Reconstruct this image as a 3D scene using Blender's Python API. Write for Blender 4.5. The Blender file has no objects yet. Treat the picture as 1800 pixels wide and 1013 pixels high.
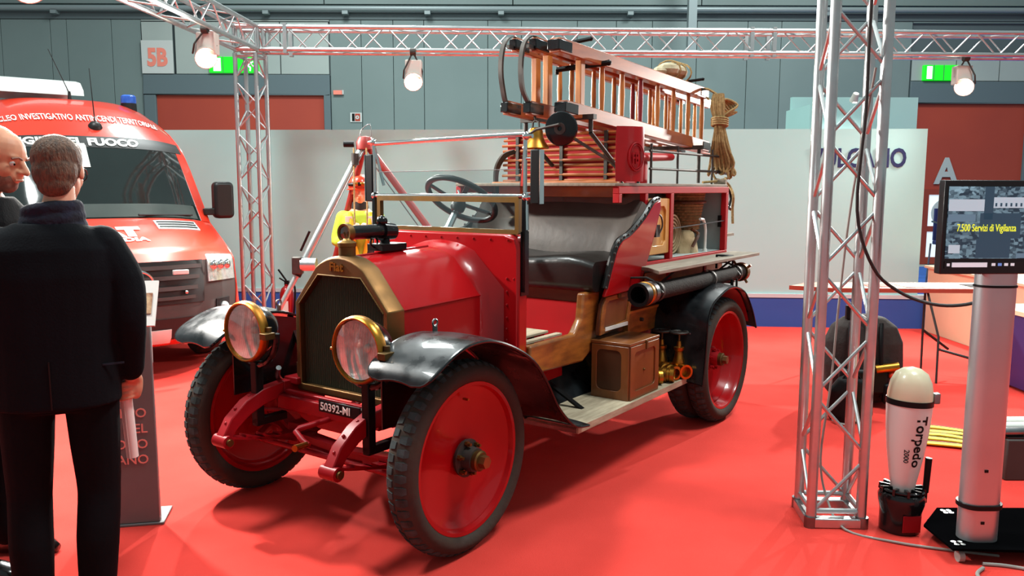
import bpy, bmesh, math, random
from mathutils import Vector, Matrix
PI = math.pi
SC = bpy.context.scene
COL = SC.collection
random.seed(7)

# ---------------------------------------------------------------- camera
cam = bpy.data.objects.new('camera', bpy.data.cameras.new('camera'))
COL.objects.link(cam)
cam.data.sensor_width = 36.0
cam.data.lens = 1440.0 / 1800.0 * 36.0
cam.data.clip_start = 0.05
cam.data.clip_end = 200
_p = math.atan((506.5 - 330.0) / 1440.0)
_r = 0.003
_fw = Vector((0, math.cos(_p), -math.sin(_p)))
_rt = Vector((1, 0, 0))
_up = _rt.cross(_fw)
_rt2 = _rt * math.cos(_r) + _up * math.sin(_r)
_up2 = _up * math.cos(_r) - _rt * math.sin(_r)
cam.matrix_world = Matrix(((_rt2.x, _up2.x, -_fw.x, 0), (_rt2.y, _up2.y, -_fw.y, 0), (_rt2.z, _up2.z, -_fw.z, 1.65), (0, 0, 0, 1)))
SC.camera = cam

# ---------------------------------------------------------------- world and exposure
w = bpy.data.worlds.new('hall_light')
SC.world = w
w.use_nodes = True
w.node_tree.nodes['Background'].inputs[0].default_value = (0.72, 0.92, 0.94, 1)
w.node_tree.nodes['Background'].inputs[1].default_value = 0.36
SC.view_settings.view_transform = 'Standard'
SC.view_settings.look = 'None'
SC.view_settings.gamma = 1.0
SC.view_settings.use_curve_mapping = False
SC.view_settings.exposure = 0.12

# ---------------------------------------------------------------- unseen fill lights added high above the stand
def area_light(name, loc, size, power, color=(.93, 1, .98), target=None):
    d = bpy.data.lights.new(name, 'AREA')
    d.shape = 'RECTANGLE'; d.size, d.size_y = size
    d.energy = power; d.color = color
    o = bpy.data.objects.new(name, d); COL.objects.link(o)
    o.location = loc
    if target is not None:
        o.rotation_euler = (Vector(target) - Vector(loc)).to_track_quat('-Z', 'Y').to_euler()
    return o
area_light('hall_fill_light', (3.5, 3.5, 9.0), (2.0, 2.0), 700)
area_light('hall_fill_light', (-4.5, 4.5, 9.0), (2.0, 2.0), 850)  # added fill that brightens the white partition
area_light('hall_fill_light', (-3.0, 12.5, 9.0), (2.0, 2.0), 700)
area_light('hall_fill_light', (5.0, 12.5, 9.0), (2.0, 2.0), 700)

def lamp_light(name, loc, target, power, size=1.25, blend=.8, color=(1, .97, .91), radius=.07):
    d = bpy.data.lights.new(name, 'SPOT')
    d.energy = power; d.color = color; d.spot_size = size * 2; d.spot_blend = blend
    d.shadow_soft_size = radius
    o = bpy.data.objects.new(name, d); COL.objects.link(o)
    o.location = loc
    o.rotation_euler = (Vector(target) - Vector(loc)).to_track_quat('-Z', 'Y').to_euler()
    return o

# ---------------------------------------------------------------- materials
def lin(c):
    if isinstance(c, str):
        c = c.lstrip('#'); c = [int(c[i:i + 2], 16) / 255 for i in (0, 2, 4)]
        c = [x / 12.92 if x <= .04045 else ((x + .055) / 1.055) ** 2.4 for x in c]
    return (c[0], c[1], c[2], 1)
MATS = {}
def mat(name, col, rough=.5, metal=0., var=None, vscale=6., vstretch=None, bump=0., bscale=40., coat=0., emit=0., alpha=None,
        trans=0., ior=1.45, rvar=0., sheen=0., wave=None, spec=None):
    """procedural principled material: colour mixed by noise with `var`, optional bump, grain stretch or wave bands"""
    m = bpy.data.materials.new(name); m.use_nodes = True
    nt = m.node_tree; N = nt.nodes; Lk = nt.links
    b = N['Principled BSDF']
    b.inputs['Base Color'].default_value = lin(col)
    b.inputs['Roughness'].default_value = rough
    b.inputs['Metallic'].default_value = metal
    b.inputs['IOR'].default_value = ior
    if coat: b.inputs['Coat Weight'].default_value = coat; b.inputs['Coat Roughness'].default_value = .06
    if trans: b.inputs['Transmission Weight'].default_value = trans
    if sheen: b.inputs['Sheen Weight'].default_value = sheen
    if spec is not None: b.inputs['Specular IOR Level'].default_value = spec
    if emit: b.inputs['Emission Color'].default_value = lin(col); b.inputs['Emission Strength'].default_value = emit
    if alpha is not None: b.inputs['Alpha'].default_value = alpha
    tc = N.new('ShaderNodeTexCoord'); mp = N.new('ShaderNodeMapping')
    Lk.new(tc.outputs['Object'], mp.inputs['Vector'])
    if vstretch: mp.inputs['Scale'].default_value = vstretch
    if var is not None:
        if wave:
            t = N.new('ShaderNodeTexWave'); t.wave_type = 'BANDS'; t.bands_direction = wave[0]
            t.inputs['Scale'].default_value = vscale; t.inputs['Distortion'].default_value = wave[1]
            t.inputs['Detail'].default_value = 3
        else:
            t = N.new('ShaderNodeTexNoise'); t.inputs['Scale'].default_value = vscale; t.inputs['Detail'].default_value = 5
        Lk.new(mp.outputs['Vector'], t.inputs['Vector'])
        r = N.new('ShaderNodeValToRGB')
        r.color_ramp.elements[0].position = .32; r.color_ramp.elements[1].position = .68
        r.color_ramp.elements[0].color = lin(var); r.color_ramp.elements[1].color = lin(col)
        Lk.new(t.outputs['Fac'], r.inputs['Fac']); Lk.new(r.outputs['Color'], b.inputs['Base Color'])
        if rvar:
            mr = N.new('ShaderNodeMapRange'); mr.inputs['To Min'].default_value = rough + rvar; mr.inputs['To Max'].default_value = rough
            mr.inputs['From Min'].default_value = .35; mr.inputs['From Max'].default_value = .65
            Lk.new(t.outputs['Fac'], mr.inputs['Value']); Lk.new(mr.outputs['Result'], b.inputs['Roughness'])
    if bump:
        n = N.new('ShaderNodeTexNoise'); n.inputs['Scale'].default_value = bscale; n.inputs['Detail'].default_value = 3
        Lk.new(mp.outputs['Vector'], n.inputs['Vector'])
        bp = N.new('ShaderNodeBump'); bp.inputs['Strength'].default_value = bump; bp.inputs['Distance'].default_value = .01
        Lk.new(n.outputs['Fac'], bp.inputs['Height']); Lk.new(bp.outputs['Normal'], b.inputs['Normal'])
    MATS[name] = m
    return m
def glass(name, tint=(.9, .95, .95), fac=.12, rough=.02):
    """thin pane: mostly see-through with a glossy share"""
    m = bpy.data.materials.new(name); m.use_nodes = True
    nt = m.node_tree; N = nt.nodes; N.remove(N['Principled BSDF'])
    tr = N.new('ShaderNodeBsdfTransparent'); tr.inputs[0].default_value = (*tint, 1)
    gl = N.new('ShaderNodeBsdfGlossy'); gl.inputs['Roughness'].default_value = rough
    fr = N.new('ShaderNodeLayerWeight'); fr.inputs[0].default_value = .15
    ad = N.new('ShaderNodeMath'); ad.operation = 'MULTIPLY_ADD'; ad.inputs[1].default_value = .5; ad.inputs[2].default_value = fac * .5; ad.use_clamp = True
    mx = N.new('ShaderNodeMixShader')
    nt.links.new(fr.outputs[1], ad.inputs[0]); nt.links.new(ad.outputs[0], mx.inputs[0])
    nt.links.new(tr.outputs[0], mx.inputs[1]); nt.links.new(gl.outputs[0], mx.inputs[2])
    nt.links.new(mx.outputs[0], N['Material Output'].inputs[0])
    MATS[name] = m
    return m

mat('carpet', (.66, .052, .040), .95, var=(.59, .044, .033), vscale=2.2, bump=.25, bscale=220, spec=.1)
mat('carpet_blue', '#2f5fb0', .95, var='#2a549d', vscale=3, bump=.2, bscale=200)
mat('panel_white', '#a4cbc7', .75, var='#9ec6c2', vscale=.7)
mat('panel_blue', '#2f55a0', .7, var='#2b4f98', vscale=1)
mat('ledge', '#b9c2c4', .5)
mat('hall_panel', '#6f7e7d', .6, var='#667675', vscale=.5)
mat('hall_dark', '#4d595c', .7)
mat('hall_light', '#9ba5a1', .6, var='#929d9a', vscale=.8)
mat('hall_lintel', '#56656a', .7)
mat('door_red', '#a23e2b', .65, var='#97382a', vscale=.6)
mat('door_frame', '#8a3324', .6)
mat('window_bright', '#dfe9ee', .4, emit=.55)
mat('pipe_grey', '#7f8b8d', .45, .3)
mat('carpet_green', '#2e4a36', .6)
mat('sign_face', '#b9bebc', .6)
mat('sign_red', '#e2806f', .6)
mat('letter_grey', '#aab0ae', .6)
mat('navy_ink', '#1e2350', .6)
mat('exit_green', '#12c41e', .4, emit=1.0)
mat('exit_white', '#d8fff0', .4, emit=1.6)
mat('aluminium', '#cfd2d2', .32, 1., var='#b4b8b8', vscale=5, rvar=.12)
mat('lamp_glow', '#fff2d8', .4, emit=30.)
mat('lamp_body', '#c4bdb4', .5, .2)
mat('black', '#0b0b0c', .45, spec=.22)
mat('black_gloss', '#0a0a0b', .18, coat=.2, spec=.35, var='#17181a', vscale=8, bump=.03, bscale=9)
mat('black_worn', '#0a0b0d', .22, var='#1c2023', vscale=9, coat=.3, rvar=.25, bump=.12, bscale=14, spec=.35)
mat('truck_red', (.34, .004, .006), .24, coat=.3, spec=.3, var=(.30, .003, .005), vscale=2.5, bump=.02, bscale=6)
mat('frame_red', (.27, .005, .009), .4, spec=.25, var=(.24, .006, .010), vscale=6)
mat('red_matte', (.40, .008, .011), .55, spec=.2, var=(.34, .01, .012), vscale=5)
mat('rubber', '#40372f', .85, spec=.15, var='#3a332f', vscale=10, bump=.3, bscale=30)
mat('rubber_tread', '#2a302e', .9, spec=.15, var='#40494a', vscale=14, bump=.3, bscale=30)
mat('brass', '#b98432', .26, 1., var='#96622a', vscale=9, rvar=.2)
mat('brass_dull', '#7d5f33', .45, 1., var='#5c4a30', vscale=6, rvar=.15, bump=.05)
mat('bronze', '#87613a', .42, .9, var='#664c30', vscale=5, rvar=.15)
mat('chrome', '#d7d9d8', .12, 1.)
mat('steel', '#8d8f90', .35, 1., var='#6d6f70', vscale=8)
mat('iron', '#3a3835', .55, .6, var='#4c4844', vscale=12)
mat('core_green', '#3d4030', .6, .2)
mat('lens', '#cfd6d4', .08, trans=.85, ior=1.3, bump=.0)
mat('reflector', '#e6eceb', .3, .35, var='#bcc4c4', vscale=30, bump=.6, bscale=30)
mat('leather_grey', '#4c4743', .5, var='#5d5650', vscale=4, bump=.15, bscale=22, spec=.35)
mat('leather_black', '#131211', .3, var='#1d1b19', vscale=6, bump=.12, bscale=25)
mat('wood_varnish', '#b5722d', .38, var='#8d5320', vscale=3.2, vstretch=(1, 1, 5), coat=.25, bump=.05)
mat('wood_sill', '#9c5f22', .42, var='#6d3d15', vscale=5, vstretch=(1.5, 1, 5), coat=.25, bump=.08)
mat('wood_dark', '#5f3216', .45, var='#4a2510', vscale=5, vstretch=(1, 1, 4), coat=.2)
mat('wood_box', '#7d4a22', .4, var='#653716', vscale=4, vstretch=(1, 4, 1), coat=.25)
mat('wood_box_dark', '#4b2a14', .45, var='#3b200f', vscale=4)
mat('wood_pine', '#d39a4c', .4, var='#c08840', vscale=3, vstretch=(1, 5, 1), coat=.3)
mat('wood_grey', '#8d8272', .75, var='#756a5b', vscale=5, vstretch=(1, 8, 6), bump=.15)
mat('wood_board', '#b3a58c', .8, var='#8e8069', vscale=6, vstretch=(1, 6, 4), bump=.15)
mat('ladder_wood', '#a0562a', .42, var='#7d3d1d', vscale=4, vstretch=(1, 5, 5), coat=.25)
mat('ladder_rung', '#b87536', .45, var='#96592a', vscale=5, vstretch=(6, 6, 1))
mat('ladder_rung_red', '#7e1e22', .5)
mat('slat_wood', '#b0652c', .5, var='#8f4a1f', vscale=4, vstretch=(5, 1, 5))
mat('rope', '#a58a5c', .95, var='#856b43', vscale=60, bump=.5, bscale=150)
mat('wicker', '#9a744a', .8, var='#7c5a37', vscale=40, bump=.4, bscale=90)
mat('canvas', '#b7a07c', .9, var='#98825f', vscale=12, bump=.3, bscale=60)
mat('grey_paint', '#a3aba8', .6, var='#9aa2a0', vscale=3)
mat('white_cloth', '#b9ad90', .85, var='#94886c', vscale=14, bump=.4, bscale=20)
mat('white_plastic', '#e4e3dc', .35)
mat('hose_black', '#34312e', .8, var='#2a2826', vscale=20, bump=.35, bscale=80, spec=.12)
glass('pane_glass')
glass('lamp_glass', (.97, .98, .97), .14, .03)

# ---------------------------------------------------------------- mesh builder
def V(*a): return Vector(a if len(a) > 1 else a[0])
def basis(d):
    d = d.normalized()
    a = Vector((0, 0, 1)) if abs(d.z) < .95 else Vector((1, 0, 0))
    u = a.cross(d).normalized()
    return u, d.cross(u)
class MB:
    def __init__(s): s.v = []; s.f = []
    def add(s, vs, fs):
        k = len(s.v); s.v += [tuple(p) for p in vs]; s.f += [tuple(i + k for i in f) for f in fs]; return s
    def bx(s, x0, x1, y0, y1, z0, z1, m=None):
        vs = [V(x, y, z) for x in (x0, x1) for y in (y0, y1) for z in (z0, z1)]
        if m: vs = [m @ p for p in vs]
        return s.add(vs, [(0, 1, 3, 2), (4, 6, 7, 5), (0, 4, 5, 1), (2, 3, 7, 6), (0, 2, 6, 4), (1, 5, 7, 3)])
    def beam(s, p0, p1, w, h, up=(0, 0, 1)):
        """rectangular bar from p0 to p1: w across, h along up"""
        p0, p1 = V(p0), V(p1); d = (p1 - p0).normalized(); sd = d.cross(V(up)).normalized(); u = sd.cross(d)
        vs = [p + sd * a * w / 2 + u * b * h / 2 for p in (p0, p1) for a, b in ((-1, -1), (1, -1), (1, 1), (-1, 1))]
        return s.add(vs, [(0, 1, 2, 3), (7, 6, 5, 4), (0, 4, 5, 1), (1, 5, 6, 2), (2, 6, 7, 3), (3, 7, 4, 0)])
    def loft(s, rings, close=True, cap=True, loop=False):
        """rings: lists of points of equal length"""
        n = len(rings[0]); vs = [p for r in rings for p in r]; fs = []
        m = len(rings)
        for i in range(m if loop else m - 1):
            j = (i + 1) % m
            for k in range(n if close else n - 1):
                l = (k + 1) % n
                fs.append((i * n + k, i * n + l, j * n + l, j * n + k))
        if cap and close and not loop:
            fs.append(tuple(range(n))[::-1]); fs.append(tuple((m - 1) * n + k for k in range(n)))
        return s.add(vs, fs)
    def cyl(s, p0, p1, r0, r1=None, n=12, cap=True):
        p0, p1 = V(p0), V(p1); r1 = r0 if r1 is None else r1
        u, v = basis(p1 - p0)
        return s.loft([[p + (u * math.cos(a) + v * math.sin(a)) * r for a in [2 * PI * k / n for k in range(n)]] for p, r in ((p0, r0), (p1, r1))], cap=cap)
    def tube(s, pts, r, n=8, closed=False):
        pts = [V(p) for p in pts]; m = len(pts); rr = r if isinstance(r, (list, tuple)) else [r] * m
        rings = []; u = None
        for i, p in enumerate(pts):
            if closed: d = pts[(i + 1) % m] - pts[i - 1]
            else: d = pts[min(i + 1, m - 1)] - pts[max(i - 1, 0)]
            d = d.normalized()
            if u is None: u, v = basis(d)
            else:
                u = (u - d * u.dot(d)).normalized(); v = d.cross(u)
            rings.append([p + (u * math.cos(a) + v * math.sin(a)) * rr[i] for a in [2 * PI * k / n for k in range(n)]])
        return s.loft(rings, loop=closed)
    def lathe(s, prof, o, ax, n=24, loop=False):
        """prof: (radius, height along ax)"""
        o = V(o); ax = V(ax).normalized(); u, v = basis(ax)
        rings = []
        for k in range(n):
            a = 2 * PI * k / n; e = u * math.cos(a) + v * math.sin(a)
            rings.append([o + e * r + ax * h for r, h in prof])
        return s.loft(rings, close=loop, loop=True)
    def prism(s, poly, fn, w0, w1):
        """poly: (u, v) outline; fn(u, v, w) gives a point"""
        return s.loft([[V(fn(u, v, w)) for u, v in poly] for w in (w0, w1)])
    def sphere(s, c, r, n=12, m=8):
        c = V(c); r = (r, r, r) if not isinstance(r, (list, tuple)) else r
        rings = []
        for i in range(1, m):
            t = PI * i / m
            rings.append([c + V(r[0] * math.sin(t) * math.cos(a), r[1] * math.sin(t) * math.sin(a), r[2] * math.cos(t)) for a in [2 * PI * k / n for k in range(n)]])
        k = len(s.v); s.loft(rings, cap=False)
        t = len(s.v); s.v += [tuple(c + V(0, 0, r[2])), tuple(c - V(0, 0, r[2]))]
        b = k + (m - 2) * n
        for q in range(n):
            s.f.append((t, k + q, k + (q + 1) % n)); s.f.append((t + 1, b + (q + 1) % n, b + q))
        return s
    def sheet(s, rows, th):
        """a thick sheet from a grid of points"""
        R = [[V(p) for p in r] for r in rows]; m, n = len(R), len(R[0]); nr = []
        for i in range(m):
            q = []
            for j in range(n):
                a = R[min(i + 1, m - 1)][j] - R[max(i - 1, 0)][j]; b = R[i][min(j + 1, n - 1)] - R[i][max(j - 1, 0)]
                q.append(R[i][j] - a.cross(b).normalized() * th)
            nr.append(q)
        k = m * n; fs = []
        for i in range(m - 1):
            for j in range(n - 1):
                a, b, c, d = i * n + j, i * n + j + 1, (i + 1) * n + j + 1, (i + 1) * n + j
                fs += [(a, b, c, d), (k + d, k + c, k + b, k + a)]
        e = [j for j in range(n)] + [i * n + n - 1 for i in range(1, m)] + [(m - 1) * n + j for j in range(n - 2, -1, -1)] + [i * n for i in range(m - 2, 0, -1)]
        for q in range(len(e)):
            a, b = e[q], e[(q + 1) % len(e)]; fs.append((b, a, k + a, k + b))
        return s.add([p for r in R for p in r] + [p for r in nr for p in r], fs)
    def build(s, name, m, parent=None, smooth=40, bevel=0., sub=0):
        me = bpy.data.meshes.new(name); me.from_pydata(s.v, [], s.f)
        bm = bmesh.new(); bm.from_mesh(me)
        bmesh.ops.remove_doubles(bm, verts=bm.verts, dist=1e-5)
        bmesh.ops.recalc_face_normals(bm, faces=bm.faces)
        for f in bm.faces: f.smooth = bool(smooth)
        bm.to_mesh(me); bm.free()
        if smooth: me.set_sharp_from_angle(angle=math.radians(smooth))
        me.materials.append(MATS[m] if isinstance(m, str) else m)
        o = bpy.data.objects.new(name, me); COL.objects.link(o)
        if parent: o.parent = parent
        if bevel:
            b = o.modifiers.new('bevel', 'BEVEL'); b.width = bevel; b.segments = 2; b.limit_method = 'ANGLE'; b.angle_limit = math.radians(35)
        if sub:
            q = o.modifiers.new('sub', 'SUBSURF'); q.levels = q.render_levels = sub
        return o
def tag(o, label, cat, group=None, kind=None):
    if label: o['label'] = label
    if cat: o['category'] = cat
    if group: o['group'] = group
    if kind: o['kind'] = kind
    return o
def thing(name, label, cat, loc=(0, 0, 0), rz=0., group=None):
    o = bpy.data.objects.new(name, None); COL.objects.link(o); o.empty_display_size = .1
    o.location = loc; o.rotation_euler = (0, 0, rz)
    return tag(o, label, cat, group)
def struct(o): o['kind'] = 'structure'; return o
def kid(o, label): o['label'] = label; return o
_bars = {}
def bar(name, p0, p1, r, m, parent=None, n=8):
    """one straight round bar; alike bars share their mesh"""
    p0, p1 = V(p0), V(p1); d = p1 - p0; key = (round(d.length, 3), r, m, n)
    if key not in _bars:
        o = MB().cyl((0, 0, 0), (0, 0, d.length), r, n=n).build(name, m, parent); _bars[key] = o.data
    else:
        o = bpy.data.objects.new(name, _bars[key]); COL.objects.link(o); o.parent = parent
    q = d.to_track_quat('Z', 'Y')
    o.location = p0; o.rotation_mode = 'QUATERNION'; o.rotation_quaternion = q
    return o
def inst(src, name, parent, loc, rot=(0, 0, 0), scale=None):
    o = bpy.data.objects.new(name, src.data); COL.objects.link(o); o.parent = parent
    for md in src.modifiers:
        n = o.modifiers.new(md.name, md.type)
        if md.type == 'BEVEL': n.width = md.width; n.segments = md.segments; n.limit_method = 'ANGLE'; n.angle_limit = md.angle_limit
        if md.type == 'SUBSURF': n.levels = md.levels; n.render_levels = md.render_levels
    o.location = loc; o.rotation_euler = rot
    if scale: o.scale = scale
    return o
def copy_tree(o, parent=None):
    c = o.copy(); COL.objects.link(c); c.parent = parent
    for ch in o.children: copy_tree(ch, c)
    return c
def arc(c, r, a0, a1, n, plane='xz'):
    out = []
    for k in range(n + 1):
        a = math.radians(a0 + (a1 - a0) * k / n); u, v = r * math.cos(a), r * math.sin(a)
        out.append({'xz': (c[0] + u, c[1], c[2] + v), 'xy': (c[0] + u, c[1] + v, c[2]), 'yz': (c[0], c[1] + u, c[2] + v)}[plane])
    return out
def rrect(x0, x1, y0, y1, r, n=4):
    p = []
    for cx, cy, a in ((x1 - r, y1 - r, 0), (x0 + r, y1 - r, 90), (x0 + r, y0 + r, 180), (x1 - r, y0 + r, 270)):
        for k in range(n + 1):
            t = math.radians(a + 90 * k / n); p.append((cx + r * math.cos(t), cy + r * math.sin(t)))
    return p
def frame_poly(mb, outer, inner, fn, w0, w1):
    """ring-shaped plate between two outlines of equal point count"""
    n = len(outer)
    rings = [[V(fn(u, v, w)) for u, v in o] for o, w in ((outer, w0), (outer, w1), (inner, w1), (inner, w0))]
    return mb.loft(rings, loop=True)
def text(name, body, m, parent, o, xdir, ydir, size, depth=.002, align='LEFT', bold=0., sx=1., proj=None):
    """flat lettering as a mesh: o = origin, xdir = reading direction, ydir = up"""
    cu = bpy.data.curves.new(name, 'FONT'); cu.body = body; cu.size = size; cu.extrude = depth; cu.align_x = align; cu.offset = bold; cu.resolution_u = 3
    t = bpy.data.objects.new(name, cu); COL.objects.link(t)
    bpy.context.view_layer.update()
    me = bpy.data.meshes.new_from_object(t.evaluated_get(bpy.context.evaluated_depsgraph_get()))
    bpy.data.objects.remove(t); bpy.data.curves.remove(cu)
    x = V(xdir).normalized(); z = x.cross(V(ydir)).normalized(); y = z.cross(x); o = V(o)
    for q in me.vertices:
        c = q.co; p = o + x * c.x * sx + y * c.y + z * c.z
        q.co = proj(p, c.z) if proj else p
    me.name = name; me.materials.clear(); me.materials.append(MATS[m])
    ob = bpy.data.objects.new(name, me); COL.objects.link(ob); ob.parent = parent
    return ob
def smoothpts(pts, n=4, closed=False):
    """Catmull-Rom through points"""
    P = [V(p) for p in pts]; m = len(P); out = []
    for i in range(m if closed else m - 1):
        a = P[i - 1] if (i or closed) else P[0]; b = P[i]; c = P[(i + 1) % m]; d = P[(i + 2) % m] if closed else P[min(i + 2, m - 1)]
        for k in range(n):
            t = k / n
            out.append(.5 * ((2 * b) + (c - a) * t + (2 * a - 5 * b + 4 * c - d) * t * t + (3 * b - a - 3 * c + d) * t ** 3))
    if not closed: out.append(P[-1])
    return out
def WX(px, d): return (px - 900) / 1451. * d      # lateral metres of a picture column at distance d
def WZ(py, d): return 1.65 + (330.5 - py) / 1451. * d

# ================================================================ the hall
# floor
struct(MB().bx(-14, 16, -3, 9.75, -.05, 0).build('floor', 'carpet'))
struct(MB().bx(-14, 16, 9.75, 19, -.06, -.004).build('floor_hall', 'grey_paint'))
struct(MB().bx(4.9, 16, 9.76, 17.4, -.02, .004).build('floor_blue', 'carpet_blue'))

# back wall of the hall: a core with separate sheet panels
HW = 18.0
wb = struct(MB().bx(-20, 20, HW + .06, HW + .3, 0, 9).build('wall_back', 'hall_dark'))
seams = [-1500, -1200, -900, -600, -420, -300, -180, -60, 20, 105, 133, 210, 261, 585, 639, 694, 747, 857, 915, 1011, 1078, 1140, 1217, 1304, 1362, 1452, 1520, 1587, 1815, 1900, 2020, 2140, 2260, 2500]
for a, b in zip(seams[:-1], seams[1:]):
    x0, x1 = WX(a, HW) + .006, WX(b, HW) - .006
    if (a, b) in ((261, 585), (1587, 1815)):
        MB().bx(x0, x1, HW, HW + .06, WZ(48, HW), 5.18).build('wall_panel', 'hall_light' if a < 900 else 'hall_panel', wb)
        continue
    MB().bx(x0, x1, HW, HW + .06, 0, 5.18).build('wall_panel', 'hall_panel', wb, bevel=.004)
for a in range(-20, 20, 4):
    MB().bx(a + .01, a + 3.99, HW - .05, HW + .06, 5.5, 8.9).build('wall_panel', 'hall_panel', wb, bevel=.004)
MB().bx(-20, 20, HW - .02, HW + .06, 5.19, 5.34).build('cable_tray', 'hall_dark', wb)
for px0, px1, d in ((-600, 400, 0), (400, 2400, 1)):
    MB().cyl((WX(px0, HW), HW - .14, 5.39), (WX(px1, HW), HW - .14, 5.39), .06, n=10).build('pipe', 'pipe_grey', wb)
for px in (120, 480, 615, 755, 880, 1100, 1435, 1510, 1780):
    MB().bx(WX(px, HW) - .06, WX(px, HW) + .06, HW - .2, HW, 5.27, 5.34).build('pipe_clamp', 'pipe_grey', wb)

def gate(n, pl, pr, ptop, plint, pdoor_l, pdoor_r):
    xl, xr = WX(pl, HW), WX(pr, HW)
    d = struct(MB().bx(WX(pdoor_l, HW), WX(pdoor_r, HW), HW + .02, HW + .06, 0, WZ(ptop, HW)).build('door_%d' % n, 'door_red'))
    m = MB()
    m.bx(xl, xr, HW - .05, HW + .05, WZ(ptop, HW), WZ(plint, HW))
    m.bx(xl, WX(pdoor_l, HW), HW - .05, HW + .05, 0, WZ(ptop, HW)).bx(WX(pdoor_r, HW), xr, HW - .05, HW + .05, 0, WZ(ptop, HW))
    m.build('door_surround', 'hall_lintel', d, bevel=.01)
    for z in (1.1, 2.0, 2.9):
        pass
    return d
d1 = gate(1, 262, 584, 172, 138, 282, 573)
d2 = gate(2, 1588, 1814, 183, 146, 1597, 1793)
# light band above the gates, split into boards
for a, b in ((262, 316), (319, 420), (420, 500), (500, 584)):
    MB().bx(WX(a, HW) + .01, WX(b, HW) - .01, HW - .03, HW, WZ(137, HW), WZ(50, HW)).build('band_board', 'hall_light', wb, bevel=.004)
for a, b in ((1588, 1665), (1665, 1740), (1740, 1815)):
    MB().bx(WX(a, HW) + .01, WX(b, HW) - .01, HW - .03, HW, WZ(145, HW), WZ(98, HW)).build('band_board', 'hall_light', wb, bevel=.004)
# personnel doors in the right gate: glazed leaves in a brown-red frame
def leaf(x0, x1, z1, par):
    f = MB()
    f.bx(x0, x0 + .13, HW - .03, HW + .02, 0, z1).bx(x1 - .13, x1, HW - .03, HW + .02, 0, z1).bx(x0 + .1, x1 - .1, HW - .028, HW + .018, z1 - .12, z1 - .001)
    f.bx(x0 + .1, x1 - .1, HW - .028, HW + .018, .72, .84).bx(x0 + .1, x1 - .1, HW - .028, HW + .018, .01, .16)
    fr = f.build('door_leaf', 'door_frame', par)
    for a, b in ((.16, .72), (.84, z1 - .12)):
        MB().bx(x0 + .13, x1 - .13, HW - .005, HW + .01, a, b).build('pane', 'window_bright', fr)
x0 = WX(1622, HW)
for k in range(2): leaf(x0 + k * 1.02, x0 + k * 1.02 + 1.0, WZ(331, HW), d2)
# round notice on the glazed door
o = thing('round_notice', 'oval grey notice with a dark green square stuck on the glazed door', 'notice', (WX(1661, HW), HW - .04, WZ(372, HW)))
MB().lathe([(.001, 0), (.30, 0), (.30, .02), (.001, .02)], (0, 0, 0), (0, -1, 0), 28).build('disc', 'sign_face', o, bevel=.004)
MB().bx(-.06, .2, -.03, -.02, -.16, .12).build('square', 'carpet_green' if 'carpet_green' in MATS else 'hall_dark', o)
# lettering on wall and gates
text('letter', 'A', 'letter_grey', d2, (WX(1661, HW), HW - .005, WZ(320, HW)), (1, 0, 0), (0, 0, 1), .76, .01, 'CENTER', .025, .92)
s = thing('gate_number_sign', 'pale grey square sign reading 5B above the red gate', 'sign', (WX(289, HW), HW - .05, WZ(137, HW)))
MB().bx(-.335, .335, -.02, .02, 0, .69).build('board', 'sign_face', s, bevel=.004)
text('number', '5B', 'sign_red', s, (0, -.025, .17), (1, 0, 0), (0, 0, 1), .5, .004, 'CENTER', .022, .8)

def exit_sign(px, py, d, w, h, label, run):
    s = thing('exit_sign', label, 'sign', (WX(px, d), d, WZ(py, d)))
    MB().bx(-w / 2, w / 2, 0, .08, -h / 2, h / 2).build('housing', 'exit_green', s, bevel=.006)
    MB().bx(-w / 2 + .09 * w, -w / 2 + .24 * w, -.006, 0, -h * .4, h * .42).build('door_symbol', 'exit_white', s)
    for a in (.28, .56): MB().bx(-w / 2 + a * w, -w / 2 + a * w + .012, -.006, 0, -h / 2, h / 2).build('divider', 'hall_dark', s)
    if run:
        c = V(w * .3, -.004, 0)
        def q(x, z): return c + V(x * h, 0, z * h)
        r = MB().sphere(q(.1, .33), (.075 * h, .01, .075 * h), 10, 6)
        for a, b, t in (((.06, .2), (-.04, -.08), .13), ((.05, .18), (.22, .12), .07), ((.22, .12), (.3, .2), .06), ((.03, .2), (-.16, .17), .07), ((-.16, .17), (-.24, .05), .06),
                        ((-.03, -.08), (.13, -.17), .09), ((.13, -.17), (.1, -.4), .08), ((-.05, -.08), (-.14, -.24), .09), ((-.14, -.24), (-.34, -.26), .08)):
            r.beam(q(*a), q(*b), .008, t * h, (0, 0, 1) if abs(a[0] - b[0]) > abs(a[1] - b[1]) else (1, 0, 0))
        r.build('runner_symbol', 'exit_white', s)
    return s
exit_sign(418, 121, HW - .11, 1.05, .33, 'lit green emergency exit sign with a white running figure behind the truss', True)
exit_sign(1641, 131, HW - .11, .75, .32, 'lit green emergency exit sign above the gate lettered A', False)
s = thing('hose_cabinet_sign', 'small square fire hose notice with red pictogram on the grey wall', 'sign', (WX(628, HW), HW - .02, WZ(210, HW)))
MB().bx(-.125, .125, 0, .02, -.1, .1).build('board', 'sign_face', s)
MB().bx(-.085, -.03, -.006, 0, -.08, .08).build('picture', 'black', s)
MB().bx(-.02, .09, -.006, 0, -.08, .08).build('picture', 'door_red', s)
MB().lathe([(.015, 0), (.04, 0), (.04, .004), (.015, .004)], (.03, -.008, 0), (0, -1, 0), 14, loop=True).build('hose_symbol', 'sign_face', s)
s = thing('alarm_sounder', 'small flat red sounder box fixed on the grey hall wall', 'alarm', (WX(598, HW), HW - .06, WZ(168, HW)))
MB().bx(-.1, .1, 0, .06, -.045, .045).build('box', 'sign_red', s, bevel=.005)
MB().bx(.09, .12, 0, .06, -.04, .05).build('end_cap', 'sign_face', s)
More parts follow.
